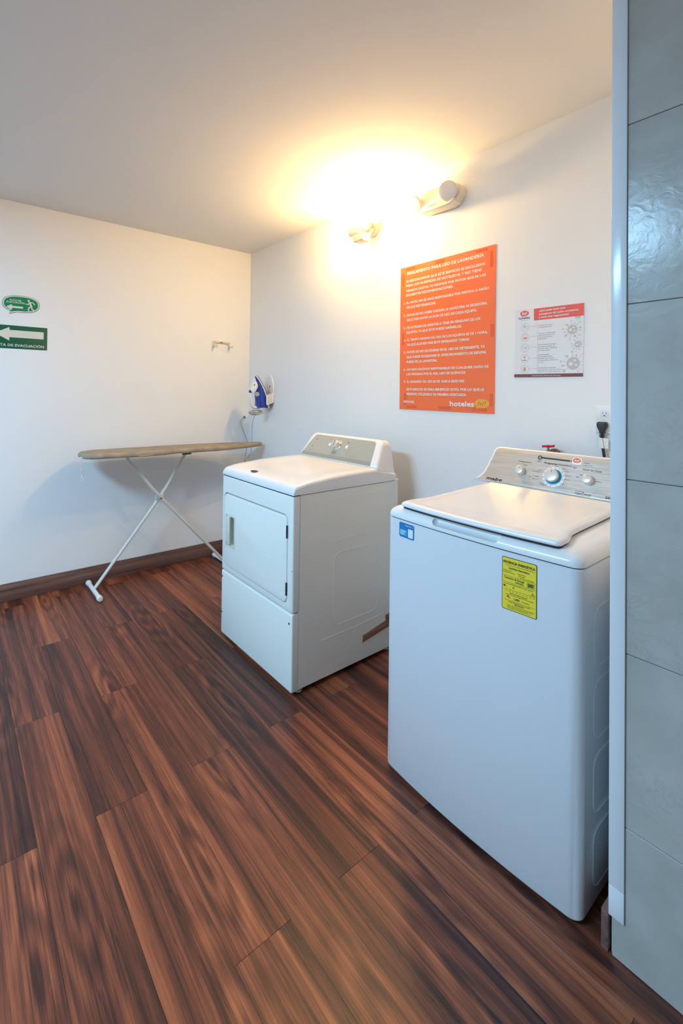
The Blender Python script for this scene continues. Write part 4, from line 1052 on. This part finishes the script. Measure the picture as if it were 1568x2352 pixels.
b = new(); tube(smooth_path([(BX + .04, .692, .925), (BX + .045, .686, .90), (BX + .046, .690, .86), (BX + .045, .684, .83), (BX + .048, .690, .80), (BX + .045, .684, .765)]), .0022, 6, b)
tube(smooth_path([(BX + .046, .688, .815), (BX + .06, .694, .80), (BX + .062, .700, .775)]), .0018, 6, b)
tube(smooth_path([(BX + .02, .688, .930), (BX + .045, .684, .932), (BX + .07, .694, .928)]), .003, 6, b)
put('tie_string', b, MT['plastic'], ib)

# ---------------------------------------------------------------- wall lights
fl = thing('flood_light', 'cream twin head motion sensor wall light with one lit bulb, left of the emergency lamps', 'light', (-2.083, YB, 2.36))
put('base_plate', lathe((-2.080, YB - .0005, 2.405), (0, -1, 0), [(0, .051), (.012, .051), (.024, .043), (.030, .030)], 30), MT['lamp'], fl)
b = new(); tube(smooth_path([(-2.068, 2.060, 2.412), (-2.040, 2.035, 2.416), (-2.012, 2.012, 2.413)]), .010, 12, b); lathe((-2.024, 2.022, 2.414), (1, -.8, -.05), [(0, .012), (.010, .015), (.014, .010)], 14, b)
put('arm', b, MT['lamp'], fl)
b = new(); tube(smooth_path([(-2.092, 2.060, 2.396), (-2.096, 2.030, 2.388), (-2.100, 2.010, 2.386)]), .009, 12, b); lathe((-2.098, 2.006, 2.386), (-1, -.1, .05), [(0, .013), (.008, .013)], 14, b)
put('arm', b, MT['lamp'], fl)
c1 = Vector((-2.012, 2.012, 2.413)); d1 = Vector((.777, -.626, -.07)).normalized()
put('lamp_socket', lathe(c1, d1, [(0, .014), (.006, .021), (.045, .023), (.060, .027), (.096, .0345), (.098, .0335)], 28), MT['lamp'], fl)
put('bulb', lathe(c1 + d1 * .0965, d1, [(0, .0335), (.008, .0345), (.018, .033), (.028, .027), (.035, .017), (.038, .006)], 28), MT['bulb'], fl, smooth=60)
d2 = Vector((-.97, -.10, .06)).normalized(); c2 = Vector((-2.102, 2.000, 2.386))
put('lamp_socket', lathe(c2, d2, [(0, .016), (.006, .024), (.072, .027), (.084, .029), (.090, .029), (.0905, .027)], 24), MT['lamp'], fl)
put('bulb', lathe(c2 + d2 * .0885, d2, [(0, .0275), (.008, .0265), (.016, .021), (.022, .010)], 24), MT['bulb'], fl, smooth=60)
ms = box(-2.122, -2.032, 1.945, 2.012, 2.300, 2.345, .006, 2)
sn_ = put('motion_sensor', ms, MT['lamp'], fl)
b = new()
for k in range(7): box(-2.118 + k * .0125, -2.110 + k * .0125, 1.9425, 1.9465, 2.304, 2.340, .001, 1, bm=b)
put('sensor_ribs', b, MT['ivory'], sn_)
b = new(); tube(smooth_path([(-2.062, 2.060, 2.392), (-2.050, 2.030, 2.365), (-2.055, 2.005, 2.335)]), .011, 12, b); put('sensor_arm', b, MT['lamp'], fl)
put('screw', lathe((-2.052, YB - .022, 2.383), (0, -1, 0), [(0, .004), (.003, .004)], 8), MT['steel'], fl)

em = thing('emergency_light', 'cream twin head emergency light on the wall, above and right of the lit flood light', 'light', (-1.56, YB, 2.37))
pts = [(-1.655, 2.372), (-1.450, 2.366)] + [(-1.462 + .052 * math.cos(math.radians(a)), 2.420 + .054 * math.sin(math.radians(a))) for a in range(-60, 76, 15)] + [(-1.540, 2.484), (-1.610, 2.484), (-1.655, 2.476), (-1.672, 2.445), (-1.674, 2.395)]
put('housing', slab(PB, pts, .0006, .058, .016), MT['lamp'], em)
put('lower_ridge', slab(PB, [(-1.655, 2.362), (-1.470, 2.356), (-1.436, 2.368), (-1.440, 2.388), (-1.480, 2.402), (-1.570, 2.404), (-1.640, 2.396), (-1.660, 2.380)], .006, .072, .008), MT['lamp'], em)
for (hx, hy, hz), dd in (((-1.466, 2.010, 2.424), (.22, -1, -.36)), ((-1.700, 2.020, 2.428), (.02, -.85, -.45))):
    dd = Vector(dd).normalized(); c = Vector((hx, hy, hz))
    hdm = put('lamp_head', lathe(c - dd * .030, dd, [(0, .030), (.010, .042), (.030, .0500), (.038, .0510), (.040, .0490)], 32), MT['lamp'], em)
    put('lens', lathe(c + dd * .008, dd, [(0, .047), (.0035, .045), (.0055, .030), (.006, .005)], 32), MT['lens'], hdm)
b = new(); P = Plane((0, YB - .0725, 0), (1, 0, 0), (0, 0, 1))
flat(P, circ(-1.600, 2.384, .003, n=10), .0005, b); flat(P, rrect(-1.592, -1.560, 2.382, 2.386, .001), .0005, b); flat(P, circ(-1.550, 2.385, .003, n=10), .0005, b)
put('indicator', b, MT['brass'], em, smooth=None)

# print and slots too fine to pick apart singly
for o in bpy.data.objects:
    if o.parent and o.type == 'MESH' and any(k in o.name for k in ('lettering', 'fine_print', 'symbols', 'icons', 'slots', 'sign_print', 'screws', 'indicator', 'white_field', 'light_field', 'pressed_outline', 'printed_virus', 'virus_spots', 'cord_bundle', 'sensor_ribs', 'tie_string')):
        o['kind'] = 'stuff'
